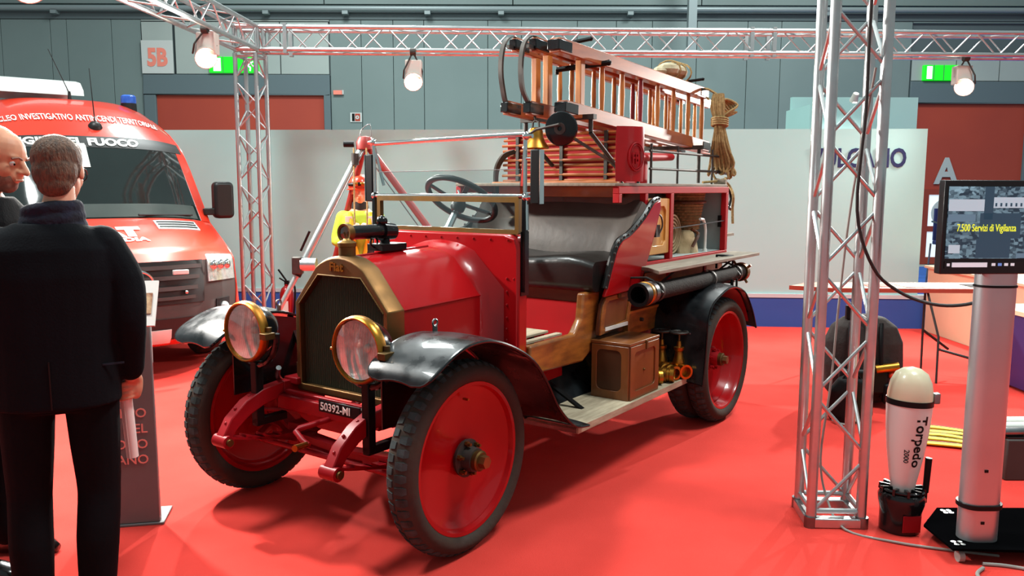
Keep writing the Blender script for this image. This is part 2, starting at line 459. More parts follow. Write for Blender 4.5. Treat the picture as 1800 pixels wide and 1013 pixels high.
# steel post hanging in front of the wall
tag(MB().bx(WX(1200, 17), WX(1214, 17), 16.9, 17.08, WZ(100, 17), 9).build('ceiling_post', 'pipe_grey'), 'grey steel post coming down from the hall roof', 'post')
# ---------------------------------------------------------------- white partition with blue base
A, B = V(-5.3, 10.28, 0), V(4.80, 9.62, 0)
dw = (B - A).normalized(); nw = V(dw.y, -dw.x, 0)          # towards the camera
def PW(t, n, z): return A + dw * t + nw * n + V(0, 0, z)
LW = (B - A).length
def pbox(t0, t1, n0, n1, z0, z1):
    m = MB(); m.loft([[PW(t, n, z) for n, z in ((n0, z0), (n1, z0), (n1, z1), (n0, z1))] for t in (t0, t1)]); return m
pw = struct(pbox(0, LW, -.06, 0, .4, 2.34).build('wall_partition', 'panel_white'))
struct(pbox(0, LW + .28, -.10, .02, 0, .355).build('baseboard_back', 'panel_blue'))
struct(pbox(0, LW + .28, -.10, .03, .355, .40).build('trim_1', 'ledge', ))
text('lettering', 'VULCANO', 'navy_ink', pw, PW(LW - 1.31, .004, WZ(295, 9.62) + .02), dw, (0, 0, 1), .30, .003, 'LEFT', .008, .76)
# lit booth behind the partition
bx0, bx1 = WX(1385, 12.5), WX(1604, 12.5)
o = thing('trade_booth', 'white walled booth with small spotlights rising behind the partition', 'booth', ((bx0 + bx1) / 2, 12.5, 0))
hw = (bx1 - bx0) / 2
MB().bx(-hw, hw, .0, .08, 0, WZ(173, 12.5)).build('back_wall', 'panel_white', o)
MB().prism([(0, 0), (0, WZ(197, 12.5)), (-1.0, WZ(197, 12.5)), (-1.0, 0)], lambda u, v, w_: (w_, u, v), -hw - .08, -hw).build('side_wall', 'panel_white', o)
for x in (-hw + .25, -hw + .75):
    MB().cyl((x, -.5, WZ(187, 12.5) + .12), (x, -.42, WZ(187, 12.5) + .02), .04, .06).build('spotlight', 'lamp_body', o)
    l = lamp_light('booth_spot', (bx0 + hw + x, 12.02, WZ(187, 12.5)), (bx0 + hw + x + .05, 12.5, 1.9), 30, .9, .7); l.parent = None

# ---------------------------------------------------------------- aluminium trusses
def truss(root, p0, p1, side, up, half=.12, rc=.025, rb=.009, step=.27, ends=True):
    """box truss: four chords, end frames and zigzag braces on every face; each bar is a part"""
    p0, p1, side, up = V(p0), V(p1), V(side).normalized(), V(up).normalized()
    d = (p1 - p0).normalized(); L = (p1 - p0).length
    cs = [(side * a + up * b) * half for a, b in ((-1, -1), (1, -1), (1, 1), (-1, 1))]
    for c in cs: bar('chord', p0 + c, p1 + c, rc, 'aluminium', root, 12)
    n = max(1, round(L / step)); st = L / n
    for k in range(4):
        a, b = cs[k], cs[(k + 1) % 4]
        if ends:
            for e in (.03, L - .03): bar('end_bar', p0 + a + d * e, p0 + b + d * e, rb * 1.5, 'aluminium', root)
        for i in range(n):
            s, t = (a, b) if (i + k) % 2 == 0 else (b, a)
            bar('brace', p0 + s + d * (i * st + .02), p0 + t + d * ((i + 1) * st - .02), rb, 'aluminium', root)
def corner_plate(root, c, h=.145):
    pass
CL = V(-2.90, 9.3, 0)
CLs, CLn = V(1, -.16, 0).normalized(), V(.16, 1, 0).normalized()
r = thing('truss_column', 'slim aluminium box truss column standing behind the red engine bonnet', 'truss', CL)
truss(r, (0, 0, .02), (0, 0, 3.10), CLs, CLn, step=.29)
MB().bx(-.2, .2, -.2, .2, 0, .012).build('foot_plate', 'steel', r)
BZ = 3.26
r = thing('truss_beam', 'long horizontal aluminium truss beam running above the white partition', 'truss', (CL.x, CL.y, BZ))
bd = V(1, .0, 0)
truss(r, (.15, 0, 0), (10.5, .30, 0), (0, 1, 0), (0, 0, 1), step=.27)
for x in (.42, 5.55, 5.8): 
    f = MB()
    for y, z in ((-.12, 0), (.12, 0)): f.bx(x - .02, x + .02, y - .03 + x * .03, y + .03 + x * .03, -.16, .16)
    f.build('joint_sleeve', 'aluminium', r)
r = thing('truss_beam', 'aluminium truss beam coming forward from the column above the red van', 'truss', (CL.x, CL.y, BZ))
truss(r, (0, -.15, 0), (-.33, -6.9, 0), (1, 0, 0), (0, 0, 1), step=.30)
r = thing('truss_corner', 'aluminium corner cube joining the truss beams on top of the slim column', 'truss', (CL.x, CL.y, BZ))
truss(r, (0, 0, -.15), (0, 0, .15), (1, 0, 0), (0, 1, 0), step=.3)
for y in (-.12, .12):
    for z in (-.12, .12): bar('chord', (-.14, y, z), (.15, y, z), .025, 'aluminium', r, 12)
CR = V(1.605, 3.975, 0)
CRs, CRn = V(1, -.04, 0).normalized(), V(.10, 1, 0).normalized()
r = thing('truss_column', 'stout aluminium box truss column standing beside the white underwater scooter', 'truss', CR)
truss(r, (0, 0, .05), (0, 0, 3.10), CRs, CRn, step=.31, rb=.0095)
for a, b in (((-1, -1), (1, -1)), ((1, -1), (1, 1)), ((1, 1), (-1, 1)), ((-1, 1), (-1, -1))):
    p, q = (CRs * a[0] + CRn * a[1]) * .125, (CRs * b[0] + CRn * b[1]) * .125
    MB().beam(p + V(0, 0, .025), q + V(0, 0, .025), .05, .05).build('foot_bar', 'aluminium', r, bevel=.006)
    MB().cyl(p, p + V(0, 0, .055), .03, n=12).build('foot', 'steel', r)

# ---------------------------------------------------------------- truss floodlights
def floodlight(loc, aim, label, top=BZ - .14, power=300, lit=True):
    loc = V(loc)
    r = thing('floodlight', label, 'spotlight', loc, 0, 'truss floodlights')
    ax = (V(aim) - loc).normalized(); 
    u, v = basis(ax)
    MB().lathe([(.001, -.28), (.06, -.27), (.07, -.15), (.095, -.03), (.105, .01), (.098, .01), (.06, -.06), (.001, -.09)], (0, 0, 0), ax, 20).build('housing', 'lamp_body', r)
    b = MB().sphere(ax * -.028, (.058, .058, .058), 14, 8).build('bulb', 'lamp_glow', r); b.visible_shadow = True
    MB().bx(-.09, .09, .0, .13, .03, .24).build('ballast_box', 'lamp_body', r, bevel=.012)
    m = MB()
    for s in (-1, 1): m.tube([u * s * .1 - ax * .1, u * s * .1 + V(0, 0, .12), V(0, 0, top - loc.z)], .009, 6)
    m.build('yoke', 'iron', r)
    MB().cyl((-.03, 0, top - loc.z), (.03, 0, top - loc.z), .04, n=12).build('clamp', 'iron', r)
    lamp_light('floodlight_beam', loc + ax * .11, V(aim), power)
floodlight((-2.90, 7.95, 2.86), (-.2, 3.6, .3), 'lit floodlight clamped under the forward truss beam near the slim column', power=800)
floodlight((-3.02, 5.3, 2.88), (-.6, 3.0, .3), 'lit floodlight under the forward truss beam above the red van roof', power=800)
floodlight((WX(728, 9.2), 9.2, 2.80), (0, 4.2, .2), 'lit floodlight under the long truss beam left of the ladder', power=950)
floodlight((WX(1682, 9.5), 9.5, 2.80), (1.6, 4.2, .1), 'lit floodlight under the long truss beam beside the right exit sign', power=950)

# ================================================================ the vintage fire engine (x forward, y to its left, z up)
TA = math.radians(-125.4); TL = V(-.812, 4.007, 0)
TM = Matrix.Translation(TL) @ Matrix.Rotation(TA, 4, 'Z')
def TW(p): return TM @ V(p)
tk = thing('fire_engine', 'antique red open fire engine with brass headlamps and wooden ladders on its rack', 'fire truck', TL, TA)

# ---------------------------------------------------------------- wheels: each wheel is a disc that carries tyre, hub and bolts
def wheel(c, s, deep=0., tread=True):
    """c = centre of the tyre, s = +1 when the outer side faces +y"""
    c = V(c); R, w = .44, .046
    ax = V(0, s, 0)
    ri = .345
    prof = [(ri - .005, w * .72), (ri, w * .9), (ri + .004, w)]                  # outer lip
    d0 = w * .55 - deep
    disc = MB().lathe([(.001, d0 - .012), (.09, d0 - .012), (ri - .06, d0 - .02), (ri - .03, d0 + .005), (ri - .02, w * .7), (ri - .012, w + .008), (ri + .004, w + .010), (ri + .01, w),
                       (ri + .004, -w), (ri - .02, -w), (ri - .035, -w * .4), (ri - .06, d0 - .035), (.001, d0 - .035)], c, ax, 64).build('wheel', 'truck_red', tk, smooth=50)
    ty = []
    hs = [(ri, .046), (ri + .010, .062), (ri + .026, .072), (ri + .045, .075), (ri + .063, .069), (ri + .078, .054), (R - .004, .030)]
    ty = hs + [(R, 0)] + [(a, -b) for a, b in hs[::-1]]
    MB().lathe([(r, h) for r, h in ty], c, ax, 72).build('tyre', 'rubber', disc, smooth=60)
    # moulded tread: two rows of shoulder lugs and a centre rib
    tr = MB(); n = 52
    for k in range(n):
        for sd in (-1, 1):
            a = 2 * PI * (k + (.5 if sd > 0 else 0)) / n
            e = V(math.cos(a), 0, math.sin(a)); t = V(-math.sin(a), 0, math.cos(a))
            q = []
            for rr, h, tt in ((R - .006, .006, .016), (R + .004, .007, .014), (R - .004, .040, .018), (R - .018, .055, .013)):
                q.append((rr, h, tt))
            top = [c + e * (r_ + .001) + V(0, sd * h, 0) + t * tt * g for r_, h, tt in q[1:] for g in (-1, 1)]
            bot = [c + e * (r_ - .012) + V(0, sd * (h - .003), 0) + t * tt * g for r_, h, tt in q[1:] for g in (-1, 1)]
            k0 = len(tr.v); tr.v += [tuple(p) for p in top + bot]
            for i in (0, 2):
                tr.f.append((k0 + i, k0 + i + 1, k0 + i + 3, k0 + i + 2))
                tr.f.append((k0 + i, k0 + i + 2, k0 + i + 8, k0 + i + 6)); tr.f.append((k0 + i + 1, k0 + i + 7, k0 + i + 9, k0 + i + 3))
            tr.f.append((k0, k0 + 6, k0 + 7, k0 + 1)); tr.f.append((k0 + 4, k0 + 5, k0 + 11, k0 + 10))
    tr.build('tread', 'rubber_tread', disc, smooth=0)['kind'] = 'stuff'
    # hub flange, barrel and brass cap
    hb = MB().lathe([(.001, d0), (.085, d0), (.088, d0 + .014), (.058, d0 + .018), (.054, d0 + .065), (.001, d0 + .065)], c, ax, 20).build('hub', 'frame_red' if deep else 'iron', disc)
    MB().lathe([(.001, d0 + .06), (.045, d0 + .06), (.047, d0 + .088), (.040, d0 + .094), (.040, d0 + .096), (.001, d0 + .096)], c, ax, 20).build('hub_cap', 'brass_dull', hb)
    MB().cyl(c + ax * (d0 + .09), c + ax * (d0 + .125), .031, .029, 6).build('hub_nut', 'bronze', hb)
    for k in range(6):
        a = PI / 3 * k + .3; p = c + V(math.cos(a) * .072, 0, math.sin(a) * .072)
        m = MB().cyl(p + ax * (d0 + .008), p + ax * (d0 + .032), .013, n=6).cyl(p + ax * (d0 + .03), p + ax * (d0 + .046), .008, n=8)
        m.build('bolt', 'brass_dull' if not deep else 'frame_red', hb)
    # valve stem
    p = c + V(.0, 0, ri - .075)
    MB().cyl(p + ax * (d0 - .01), p + ax * (d0 + .02) , .006, n=6).build('valve_stem', 'brass', disc)
    return disc
wheel((0, .715, .44), 1); wheel((0, -.715, .44), -1)
for s in (1, -1):
    wheel((-2.74, s * .86, .44), s, deep=.085); wheel((-2.74, s * .703, .44), s, deep=.04)

# ---------------------------------------------------------------- chassis
for s in (1, -1):
    y = s * .38
    m = MB()
    pr = [(.12, .585), (.24, .565), (.33, .53), (.41, .475), (.455, .415)]
    up = [(.12, .66), (.25, .645), (.35, .605), (.44, .535), (.50, .44)]
    m.loft([[V(a[0], y - .03, a[1]), V(a[0], y + .03, a[1]), V(b[0], y + .03, b[1]), V(b[0], y - .03, b[1])] for a, b in zip(pr, up)])
    m.build('dumb_iron', 'frame_red', tk, bevel=.006)
    MB().bx(-3.45, .12, y - .03, y + .03, .545, .66).build('chassis_rail', 'frame_red', tk, bevel=.004)
    MB().cyl((.475, y - .045, .43), (.475, y + .05, .43), .032, n=14).build('shackle_eye', 'frame_red', tk)
    MB().cyl((.475, y + .05, .43), (.475, y + .065, .43), .018, n=10).build('shackle_bolt', 'brass_dull', tk)
    for x, z in ((.30, .605), (.385, .56), (.44, .50)):
        MB().sphere((x + .012, y + s * .0, z + .012), .009, 8, 5).build('rivet', 'frame_red', tk)
    # leaf spring: stacked leaves
    for k in range(4):
        L = .46 - .10 * k
        pts = [(x_, z_) for x_, z_ in [(L * t, .42 - .075 * (1 - t * t) - .016 * k + .02) for t in [q / 8 - 1 for q in range(17)]]]
        m = MB(); m.loft([[V(a, y - .028, b), V(a, y + .028, b), V(a, y + .028, b + .013), V(a, y - .028, b + .013)] for a, b in pts])
        m.build('spring_leaf', 'frame_red', tk)
    m = MB().bx(-.05, .05, y - .04, y + .04, .29, .42)
    m.build('spring_clamp', 'frame_red', tk, bevel=.005)
    MB().bx(-3.2, -2.25, y + s * .05, y + s * .11, .47, .53).build('rear_spring', 'frame_red', tk, bevel=.01)
    # kingpin and stub axle
    MB().cyl((0, s * .62, .30), (0, s * .62, .54), .035, n=14).build('kingpin', 'frame_red', tk)
    MB().cyl((0, s * .60, .44), (0, s * .70, .44), .04, n=14).build('stub_axle', 'frame_red', tk)
    MB().beam((0, s * .62, .36), (.14, s * .56, .33), .04, .03).build('steering_arm', 'frame_red', tk, bevel=.004)
ax_pts = [(-.62, .42), (-.52, .40), (-.40, .33), (0, .30), (.40, .33), (.52, .40), (.62, .42)]
m = MB(); m.loft([[V(-.035, y, z - .035), V(.035, y, z - .035), V(.035, y, z - .02), V(.012, y, z - .01), V(.012, y, z + .015), V(.035, y, z + .025), V(.035, y, z + .04), V(-.035, y, z + .04), V(-.035, y, z + .025), V(-.012, y, z + .015), V(-.012, y, z - .01), V(-.035, y, z - .02)] for y, z in ax_pts])
m.build('front_axle', 'frame_red', tk)
MB().cyl((.14, -.56, .33), (.14, .56, .33), .014, n=10).build('tie_rod', 'frame_red', tk)
MB().cyl((.10, -.55, .48), (-.2, .30, .52), .012, n=8).build('drag_link', 'frame_red', tk)
MB().cyl((-2.74, -.8, .44), (-2.74, .8, .44), .05, n=14).build('rear_axle', 'frame_red', tk)
MB().sphere((-2.74, 0, .44), (.17, .14, .17), 16, 10).build('differential', 'frame_red', tk)
MB().bx(.10, .16, -.36, .36, .53, .60).build('cross_member', 'frame_red', tk, bevel=.006)
MB().bx(-3.45, -3.39, -.38, .38, .55, .66).build('cross_member', 'frame_red', tk, bevel=.006)
# starting crank below the radiator
cr = MB().tube([(.05, .02, .53), (.34, .02, .53), (.36, .02, .52), (.37, .08, .49), (.37, .12, .475)], .014, 10).build('starting_crank', 'frame_red', tk)
MB().cyl((.37, .11, .478), (.46, .13, .485), .014, .016, 10).build('crank_grip', 'brass', cr)
# curved apron under the radiator with the number plate
m = MB()
out = [(-.34, .62), (.34, .62), (.30, .55), (.20, .49), (.08, .46), (-.08, .46), (-.20, .49), (-.30, .55)]
m.prism(out, lambda u, v, w_: (w_ + .10 - .25 * (u * u) * 0, u, v), .0, .03).build('front_apron', 'frame_red', tk, bevel=.004)
pl = MB().bx(.21, .22, .02, .30, .585, .645).build('number_plate', 'black', tk, bevel=.004)
text('plate_digits', '50392-MI', 'white_plastic', pl, (.222, .035, .598), (0, 1, 0), (0, 0, 1), .052, .001, 'LEFT', .0006, 1.02)
MB().beam((.12, .1, .61), (.21, .1, .61), .03, .01).beam((.12, .24, .61), (.21, .24, .61), .03, .01).build('plate_bracket', 'iron', tk)
# far-side hoses and fittings between radiator and far wheel
MB().tube(smoothpts([(.16, -.34, .74), (.12, -.40, .68), (.05, -.44, .63), (.02, -.38, .60)], 4), .014, 8).build('water_pipe', 'steel', tk)
MB().cyl((.0, -.36, .60), (.0, -.36, .74), .022, n=10).build('radiator_stay', 'bronze', tk)
MB().cyl((.0, .36, .60), (.0, .36, .66), .022, n=10).build('radiator_stay', 'bronze', tk)
for s in (1, -1): MB().bx(-.06, .08, s * .30, s * .40, .64, .675).build('radiator_foot', 'frame_red', tk, bevel=.006)

# ---------------------------------------------------------------- radiator
def rad_outline(w, sh, ch, cz, top, bot, n=8):
    """closed outline (y, z): bottom, shoulder, chamfer, arch"""
    p = [(-w, bot), (w, bot), (w, sh), (ch, cz)]
    R_ = (ch * ch + (top - cz) ** 2) / (2 * (top - cz)); a = math.asin(ch / R_)
    for k in range(1, n):
        t = a - 2 * a * k / n; p.append((R_ * math.sin(t), top - R_ + R_ * math.cos(t)))
    p += [(-ch, cz), (-w, sh)]
    return p
ro = rad_outline(.335, 1.07, .17, 1.262, 1.318, .60)
ri_ = [(-.295, .645), (.295, .645), (.295, 1.06), (.148, 1.215)] + [(.148 - .296 * k / 8, 1.215) for k in range(1, 8)] + [(-.148, 1.215), (-.295, 1.06)]
rs = MB()
rb = [(y * 1.0, z) for y, z in ro]
fr_ = [(y * .965, .96 + (z - .96) * .97) for y, z in ro]
rings = [[V(-.05, y, z) for y, z in ro], [V(.035, y, z) for y, z in ro], [V(.055, y, z) for y, z in fr_], [V(.055, y, z) for y, z in ri_], [V(.03, y, z) for y, z in ri_], [V(-.05, y, z) for y, z in ri_]]
rs.loft(rings, loop=True)
rad = rs.build('radiator_shell', 'bronze', tk, smooth=35, bevel=.004)
core = MB().prism(ri_, lambda u, v, w_: (w_, u, v), -.04, .018).build('radiator_core', 'core_green', tk, smooth=0)
fin = MB()
def zt(y):
    y = abs(y); return 1.215 if y < .148 else 1.215 - (y - .148) / .147 * .155
k = -.287
while k < .29:
    fin.bx(.018, .026, k, k + .0045, .647, zt(k) - .006); k += .0105
f = fin.build('fins', 'core_green', core, smooth=0); f['kind'] = 'stuff'
m = MB(); m.tube([V(.052, y, z) for y, z in ri_[2:5] + ri_[-4:] and [(.297, 1.06), (.15, 1.218), (-.15, 1.218), (-.297, 1.06)]], .0055, 6)
m.build('core_moulding', 'brass_dull', rad)
text('maker_script', 'Fiat', 'brass', rad, (.056, -.062, 1.245), V(0, 1, 0), (0, -.0, 1), .058, .003, 'LEFT', .002, 1.15)
cp = MB().lathe([(.001, 0), (.042, 0), (.042, .055), (.046, .057), (.046, .075), (.036, .082), (.02, .088), (.016, .095), (.001, .096)], (-.005, 0, 1.305), (0, 0, 1), 20).build('filler_cap', 'brass_dull', tk)
# ---------------------------------------------------------------- headlamps
def headlamp(y, s):
    c = V(.33, y, .945); ax = V(1, 0, 0)
    h = MB().lathe([(.001, -.17), (.04, -.168), (.075, -.15), (.11, -.11), (.132, -.06), (.138, -.02), (.138, 0)], c, ax, 36).build('headlamp', 'black_gloss', tk)
    MB().lathe([(.138, -.03), (.150, -.03), (.153, -.012), (.150, .008), (.143, .016), (.137, .015), (.136, .0), (.138, -.005)], c, ax, 48, loop=True).build('lamp_rim', 'brass', h)
    MB().lathe([(.001, -.07), (.03, -.068), (.07, -.052), (.105, -.028), (.132, -.002)], c, ax, 36).build('reflector', 'reflector', h)
    MB().sphere(c + V(-.06, 0, 0), .018, 10, 8).build('bulb', 'white_plastic', h)
    MB().lathe([(.001, .022), (.05, .020), (.10, .013), (.137, .006), (.137, .002), (.10, .008), (.05, .015), (.001, .017)], c, ax, 40).build('lens', 'lamp_glass', h)
    # ribs moulded in the glass
    rb_ = MB()
    for k in range(-8, 9):
        yy = k * .0145; L = math.sqrt(max(0, .127 ** 2 - yy * yy)) * .98
        rb_.tube([(c.x + .023 - .018 * ((yy * yy + z * z) / .0169), c.y + yy, c.z + z) for z in [L * t for t in (-1, -.6, -.2, .2, .6, 1)]], .0022, 5)
    rb_.build('lens_ribs', 'lamp_glass', h)['kind'] = 'stuff'
    MB().bx(.30, .36, c.y + s * .150, c.y + s * .195, c.z - .02, c.z + .012).build('hinge_clip', 'brass_dull', h, bevel=.003)
    MB().cyl((.31, c.y + s * .16, c.z + .0), (.31, c.y + s * .16, c.z + .035), .014, n=10).build('thumb_screw', 'brass_dull', h)
    MB().cyl((.33, c.y - s * .15, c.z - .01), (.33, c.y - s * .165, c.z - .01), .008, n=8).build('pin', 'brass', h)
    # fork and post
    f = MB().tube([V(.27, y + .165 * math.cos(t), .945 + .175 * math.sin(t)) for t in [PI + PI * k / 14 for k in range(15)]], .016, 8)
    fk = f.build('lamp_fork', 'black_gloss', tk)
    MB().bx(.245, .29, y - .022, y + .022, .47, .79).build('lamp_post', 'black', fk, bevel=.004)
    MB().bx(.10, .29, y - .02, y + .02, .46, .50).build('post_foot', 'black', fk, bevel=.004)
headlamp(.405, 1); headlamp(-.375, 1)
# ---------------------------------------------------------------- bonnet
def bsec(x, w, sh, ch, cz, top, bot, n=8):
    o = rad_outline(w, sh, ch, cz, top, bot, n)
    return [V(x, y, z) for y, z in o[1:] + o[:1]]
bn = MB()
bn.loft([bsec(-.05, .325, 1.065, .168, 1.25, 1.308, .62), bsec(-.35, .345, 1.075, .178, 1.262, 1.318, .62), bsec(-.60, .362, 1.085, .19, 1.275, 1.328, .62)], close=False)
bn.build('bonnet', 'truck_red', tk, smooth=28)
bl = MB()
bl.loft([bsec(-.60, .362, 1.085, .19, 1.275, 1.328, .62), bsec(-.66, .375, 1.092, .198, 1.285, 1.338, .62), bsec(-.72, .44, 1.115, .24, 1.31, 1.362, .62)], close=False)
bl.build('bonnet_flare', 'truck_red', tk, smooth=50)
MB().tube([(-.05, .3265, 1.068), (-.60, .3635, 1.087)], .006, 6).build('bonnet_hinge', 'truck_red', tk)
MB().tube([(-.05, 0, 1.31), (-.60, 0, 1.33)], .006, 6).build('bonnet_hinge', 'truck_red', tk)
MB().bx(-.72, -.02, -.37, .37, .58, .63).build('undertray', 'black', tk)
# dash panel (firewall) with rounded shoulders and side returns
dp = rrect(-.53, .53, .60, 1.405, .07, 5)
dash = MB().prism(dp, lambda u, v, w_: (w_, u, v), -.80, -.715).build('dash_panel', 'truck_red', tk, smooth=40, bevel=.012)
rv = MB()
for k in range(9): rv.sphere((-.714, -.46 + .115 * k, 1.375), .007, 6, 4)
for z in (1.17, 1.10, 1.03, .96, .90, .84): rv.sphere((-.714, .455, z), .008, 6, 4)
for z in (1.17, 1.10): rv.sphere((-.714, .39 if z < 1.15 else .50, z), .007, 6, 4)
rv.build('rivets', 'truck_red', dash)['kind'] = 'stuff'
MB().tube([(-.715, .515, .62), (-.715, .515, 1.33), (-.715, .50, 1.375), (-.715, .44, 1.39)], .008, 6).build('dash_bead', 'truck_red', dash)
# klaxon horn on the bonnet
kx = MB().cyl((-.04, -.03, 1.425), (-.30, -.03, 1.425), .035, .038, 16).cyl((-.27, -.03, 1.425), (-.36, -.03, 1.42), .05, .042, 16).sphere((-.28, -.03, 1.475), .03, 12, 8).build('klaxon', 'black_gloss', tk)
MB().lathe([(.001, 0), (.032, .002), (.036, .016), (.046, .018), (.048, .0), (.044, -.02), (.03, -.03)], (-.03, -.03, 1.425), (1, 0, 0), 24).build('horn_ring', 'brass_dull', kx)
MB().lathe([(.001, .012), (.02, .010), (.034, .004)], (-.022, -.03, 1.425), (1, 0, 0), 20).build('horn_lens', 'lamp_glass', kx)
m = MB().bx(-.40, -.22, -.08, .03, 1.325, 1.36).cyl((-.30, -.03, 1.35), (-.30, -.03, 1.41), .03, .02)
m.tube(arc((-.22, -.03, 1.37), .025, 0, 360, 12), .006, 6)
m.build('horn_base', 'black', kx, bevel=.004)
text('horn_letters', 'SIRENA', 'white_plastic', kx, (-.11, .0065, 1.432), (-1, 0, 0), (0, 0, 1), .014, .0005) if False else None

# ---------------------------------------------------------------- windscreen
for s in (1, -1): MB().bx(-.765, -.735, s * .545 - .012, s * .545 + .012, 1.10, 1.62).build('windscreen_post', 'black_gloss', tk, bevel=.003)
fo_ = rrect(-.515, .515, 1.405, 1.60, .006, 1); fi_ = rrect(-.49, .49, 1.428, 1.572, .004, 1)
frame_poly(MB(), fo_, fi_, lambda u, v, w_: (w_, u, v), -.765, -.735).build('screen_frame', 'brass_dull', tk)
MB().bx(-.752, -.748, -.49, .49, 1.428, 1.572).build('windscreen_glass', 'pane_glass', tk)
MB().bx(-.752, -.748, -.51, .51, 1.612, 1.74).build('windscreen_glass', 'pane_glass', tk)
MB().tube([(-.75, -.51, 1.74), (-.75, .51, 1.745)], .0022, 5).build('glass_edge', 'steel', tk)
MB().cyl((-.75, -.56, 1.60), (-.75, .56, 1.605), .0125, n=12).build('screen_rail', 'chrome', tk)
MB().cyl((-.75, -.565, 1.905), (-.75, .565, 1.925), .0125, n=12).build('screen_rail', 'chrome', tk)
for s in (1, -1):
    MB().cyl((-.75, s * .545, 1.58), (-.75, s * .545, 1.92), .011, n=10).build('screen_stay', 'chrome', tk)
    MB().cyl((-.75, s * .55, 1.91), (-.78, s * .50, 1.66), .009, n=8).build('screen_stay', 'chrome', tk)
    for z in (1.60, 1.915):
        MB().sphere((-.75, s * .55, z), .022, 12, 8).cyl((-.75, s * .55, z), (-.75, s * .59, z), .012, n=8).build('screen_joint', 'chrome', tk)
    # black direction indicator box beside the post
    q = MB().bx(-.77, -.735, s * (.585 if s > 0 else .55), s * (.585 if s > 0 else .55) + s * .058, 1.565, 1.845).build('direction_indicator', 'black', tk, bevel=.006)
    MB().bx(-.772, -.733, s * (.643 if s > 0 else .608), s * (.648 if s > 0 else .613), 1.567, 1.843).build('indicator_edge', 'chrome', q)
    MB().cyl((-.75, s * .55, 1.80), (-.75, s * .60, 1.80), .008, n=6).cyl((-.75, s * .55, 1.62), (-.75, s * .60, 1.62), .008, n=6).build('indicator_arm', 'chrome', q)
    MB().cyl((-.75, s * .56, 1.43), (-.75, s * .555, 1.60), .010, n=8).build('screen_stay', 'chrome', tk)
    MB().bx(-.80, -.73, s * .531, s * .537, 1.08, 1.42).build('post_strap', 'black_gloss', tk)
# round mirror on its arm
mr = MB().lathe([(.001, .012), (.06, .010), (.083, .004), (.087, -.006), (.083, -.014), (.001, -.014)], (-.76, .755, 1.945), (1, .25, -.05), 32).build('round_mirror', 'black_gloss', tk)
MB().tube([(-.75, .57, 1.925), (-.74, .62, 1.945), (-.735, .76, 1.965)], .007, 8).build('mirror_arm', 'iron', mr)
MB().lathe([(.012, .0), (.03, .0), (.03, .006), (.012, .006)], (-.748, .757, 1.945), (1, .25, -.05), 14, loop=True).build('mirror_boss', 'iron', mr)
# steering wheel and column
sc = V(-1.20, -.245, 1.575); sa = V(-.60, 0, .80).normalized()
e1 = V(0, 1, 0); e2 = sa.cross(e1)
st = MB().tube([sc + (e1 * math.cos(t) + e2 * math.sin(t)) * .225 for t in [2 * PI * k / 40 for k in range(40)]], .019, 10, closed=True).build('steering_wheel', 'black', tk)
for k in range(4):
    t = PI / 4 + PI / 2 * k; d = e1 * math.cos(t) + e2 * math.sin(t)
    MB().beam(sc - sa * .03, sc + d * .215, .03, .014, sa).build('spoke', 'black', st, bevel=.003)
MB().lathe([(.001, .02), (.03, .015), (.045, -.01), (.045, -.05), (.03, -.07), (.001, -.07)], sc - sa * .02, sa, 18).build('wheel_boss', 'black', st)
MB().cyl(sc - sa * .08, sc - sa * .95, .022, n=12).build('steering_column', 'chrome', st)
MB().cyl(sc - sa * .30, sc - sa * .95, .034, n=12).build('column_tube', 'black', st)
MB().tube([sc + sa * .0 + e1 * -.02, sc + sa * .05 + e1 * -.04, sc + sa * .07 - e1 * .06], .007, 6).build('throttle_lever', 'steel', st)

# ---------------------------------------------------------------- front mudguards
def mudguard(name, prof, y0, y1, front_round=0., crown=.012, under=None):
    rows = []
    P = smoothpts([(x, 0, z) for x, z in prof], 4); n = len(P)
    for i, p in enumerate(P):
        t = i / (n - 1); r = []
        s = 1 if y1 > y0 else -1
        a, b = y0, y1
        if front_round and i < 8:
            q = math.sqrt(max(0, 1 - (1 - i / 8) ** 2)); a = y0 + (1 - q) * front_round * s; b = y1 - (1 - q) * front_round * s * 1.1
        for k in range(9):
            f = k / 8; cz = crown * (1 - (2 * f - 1) ** 2)
            r.append(V(p.x, a + (b - a) * f, p.z + cz))
        rows.append(r)
    m = MB().sheet(rows, .006 if y1 > y0 else -.006); o = m.build(name, 'black_worn', tk, smooth=60)
    if under: MB().sheet([[q - V(0, 0, .012) for q in r[1:-1]] for r in rows[2:-2]], .004).build('inner_lining', under, o, smooth=60)
    edge = [r[-1] for r in rows]
    MB().tube(edge[::-1] + [q for q in rows[0][::-1]] + [r[0] for r in rows], .0075, 6).build('rolled_edge', 'black_gloss', o)
    return o
fp = [(.40, .855), (.385, .885), (.33, .925), (.22, .975), (.11, .995), (-.02, .985), (-.18, .93), (-.33, .845), (-.45, .72), (-.55, .58), (-.65, .485), (-.74, .43), (-.86, .408)]
for s in (1, -1):
    g = mudguard('mudguard', fp, s * .52, s * .885, .09)
    MB().cyl((-.02, s * .55, .99), (-.02, s * .55, 1.02), .012, n=8).tube(arc((-.02, s * .55, 1.035), .016, 0, 360, 10), .005, 6).build('eye_bolt', 'steel', g)
    for x, z in ((.24, .975), (.1, 1.005)):
        MB().sphere((x, s * .70, z), .009, 8, 5).build('bolt_head', 'iron', g)
    MB().beam((-.1, s * .40, .62), (-.1, s * .56, .96), .03, .012).build('mudguard_stay', 'black', g)
    # inner splash sheet between rail and mudguard
    sp = [(.30, .60), (.30, .90), (.10, .985), (-.15, .94), (-.40, .78), (-.62, .60)]
    MB().prism(sp, lambda u, v, w_: (u, w_, v), s * .515, s * .522).build('splash_sheet', 'black_gloss', g)
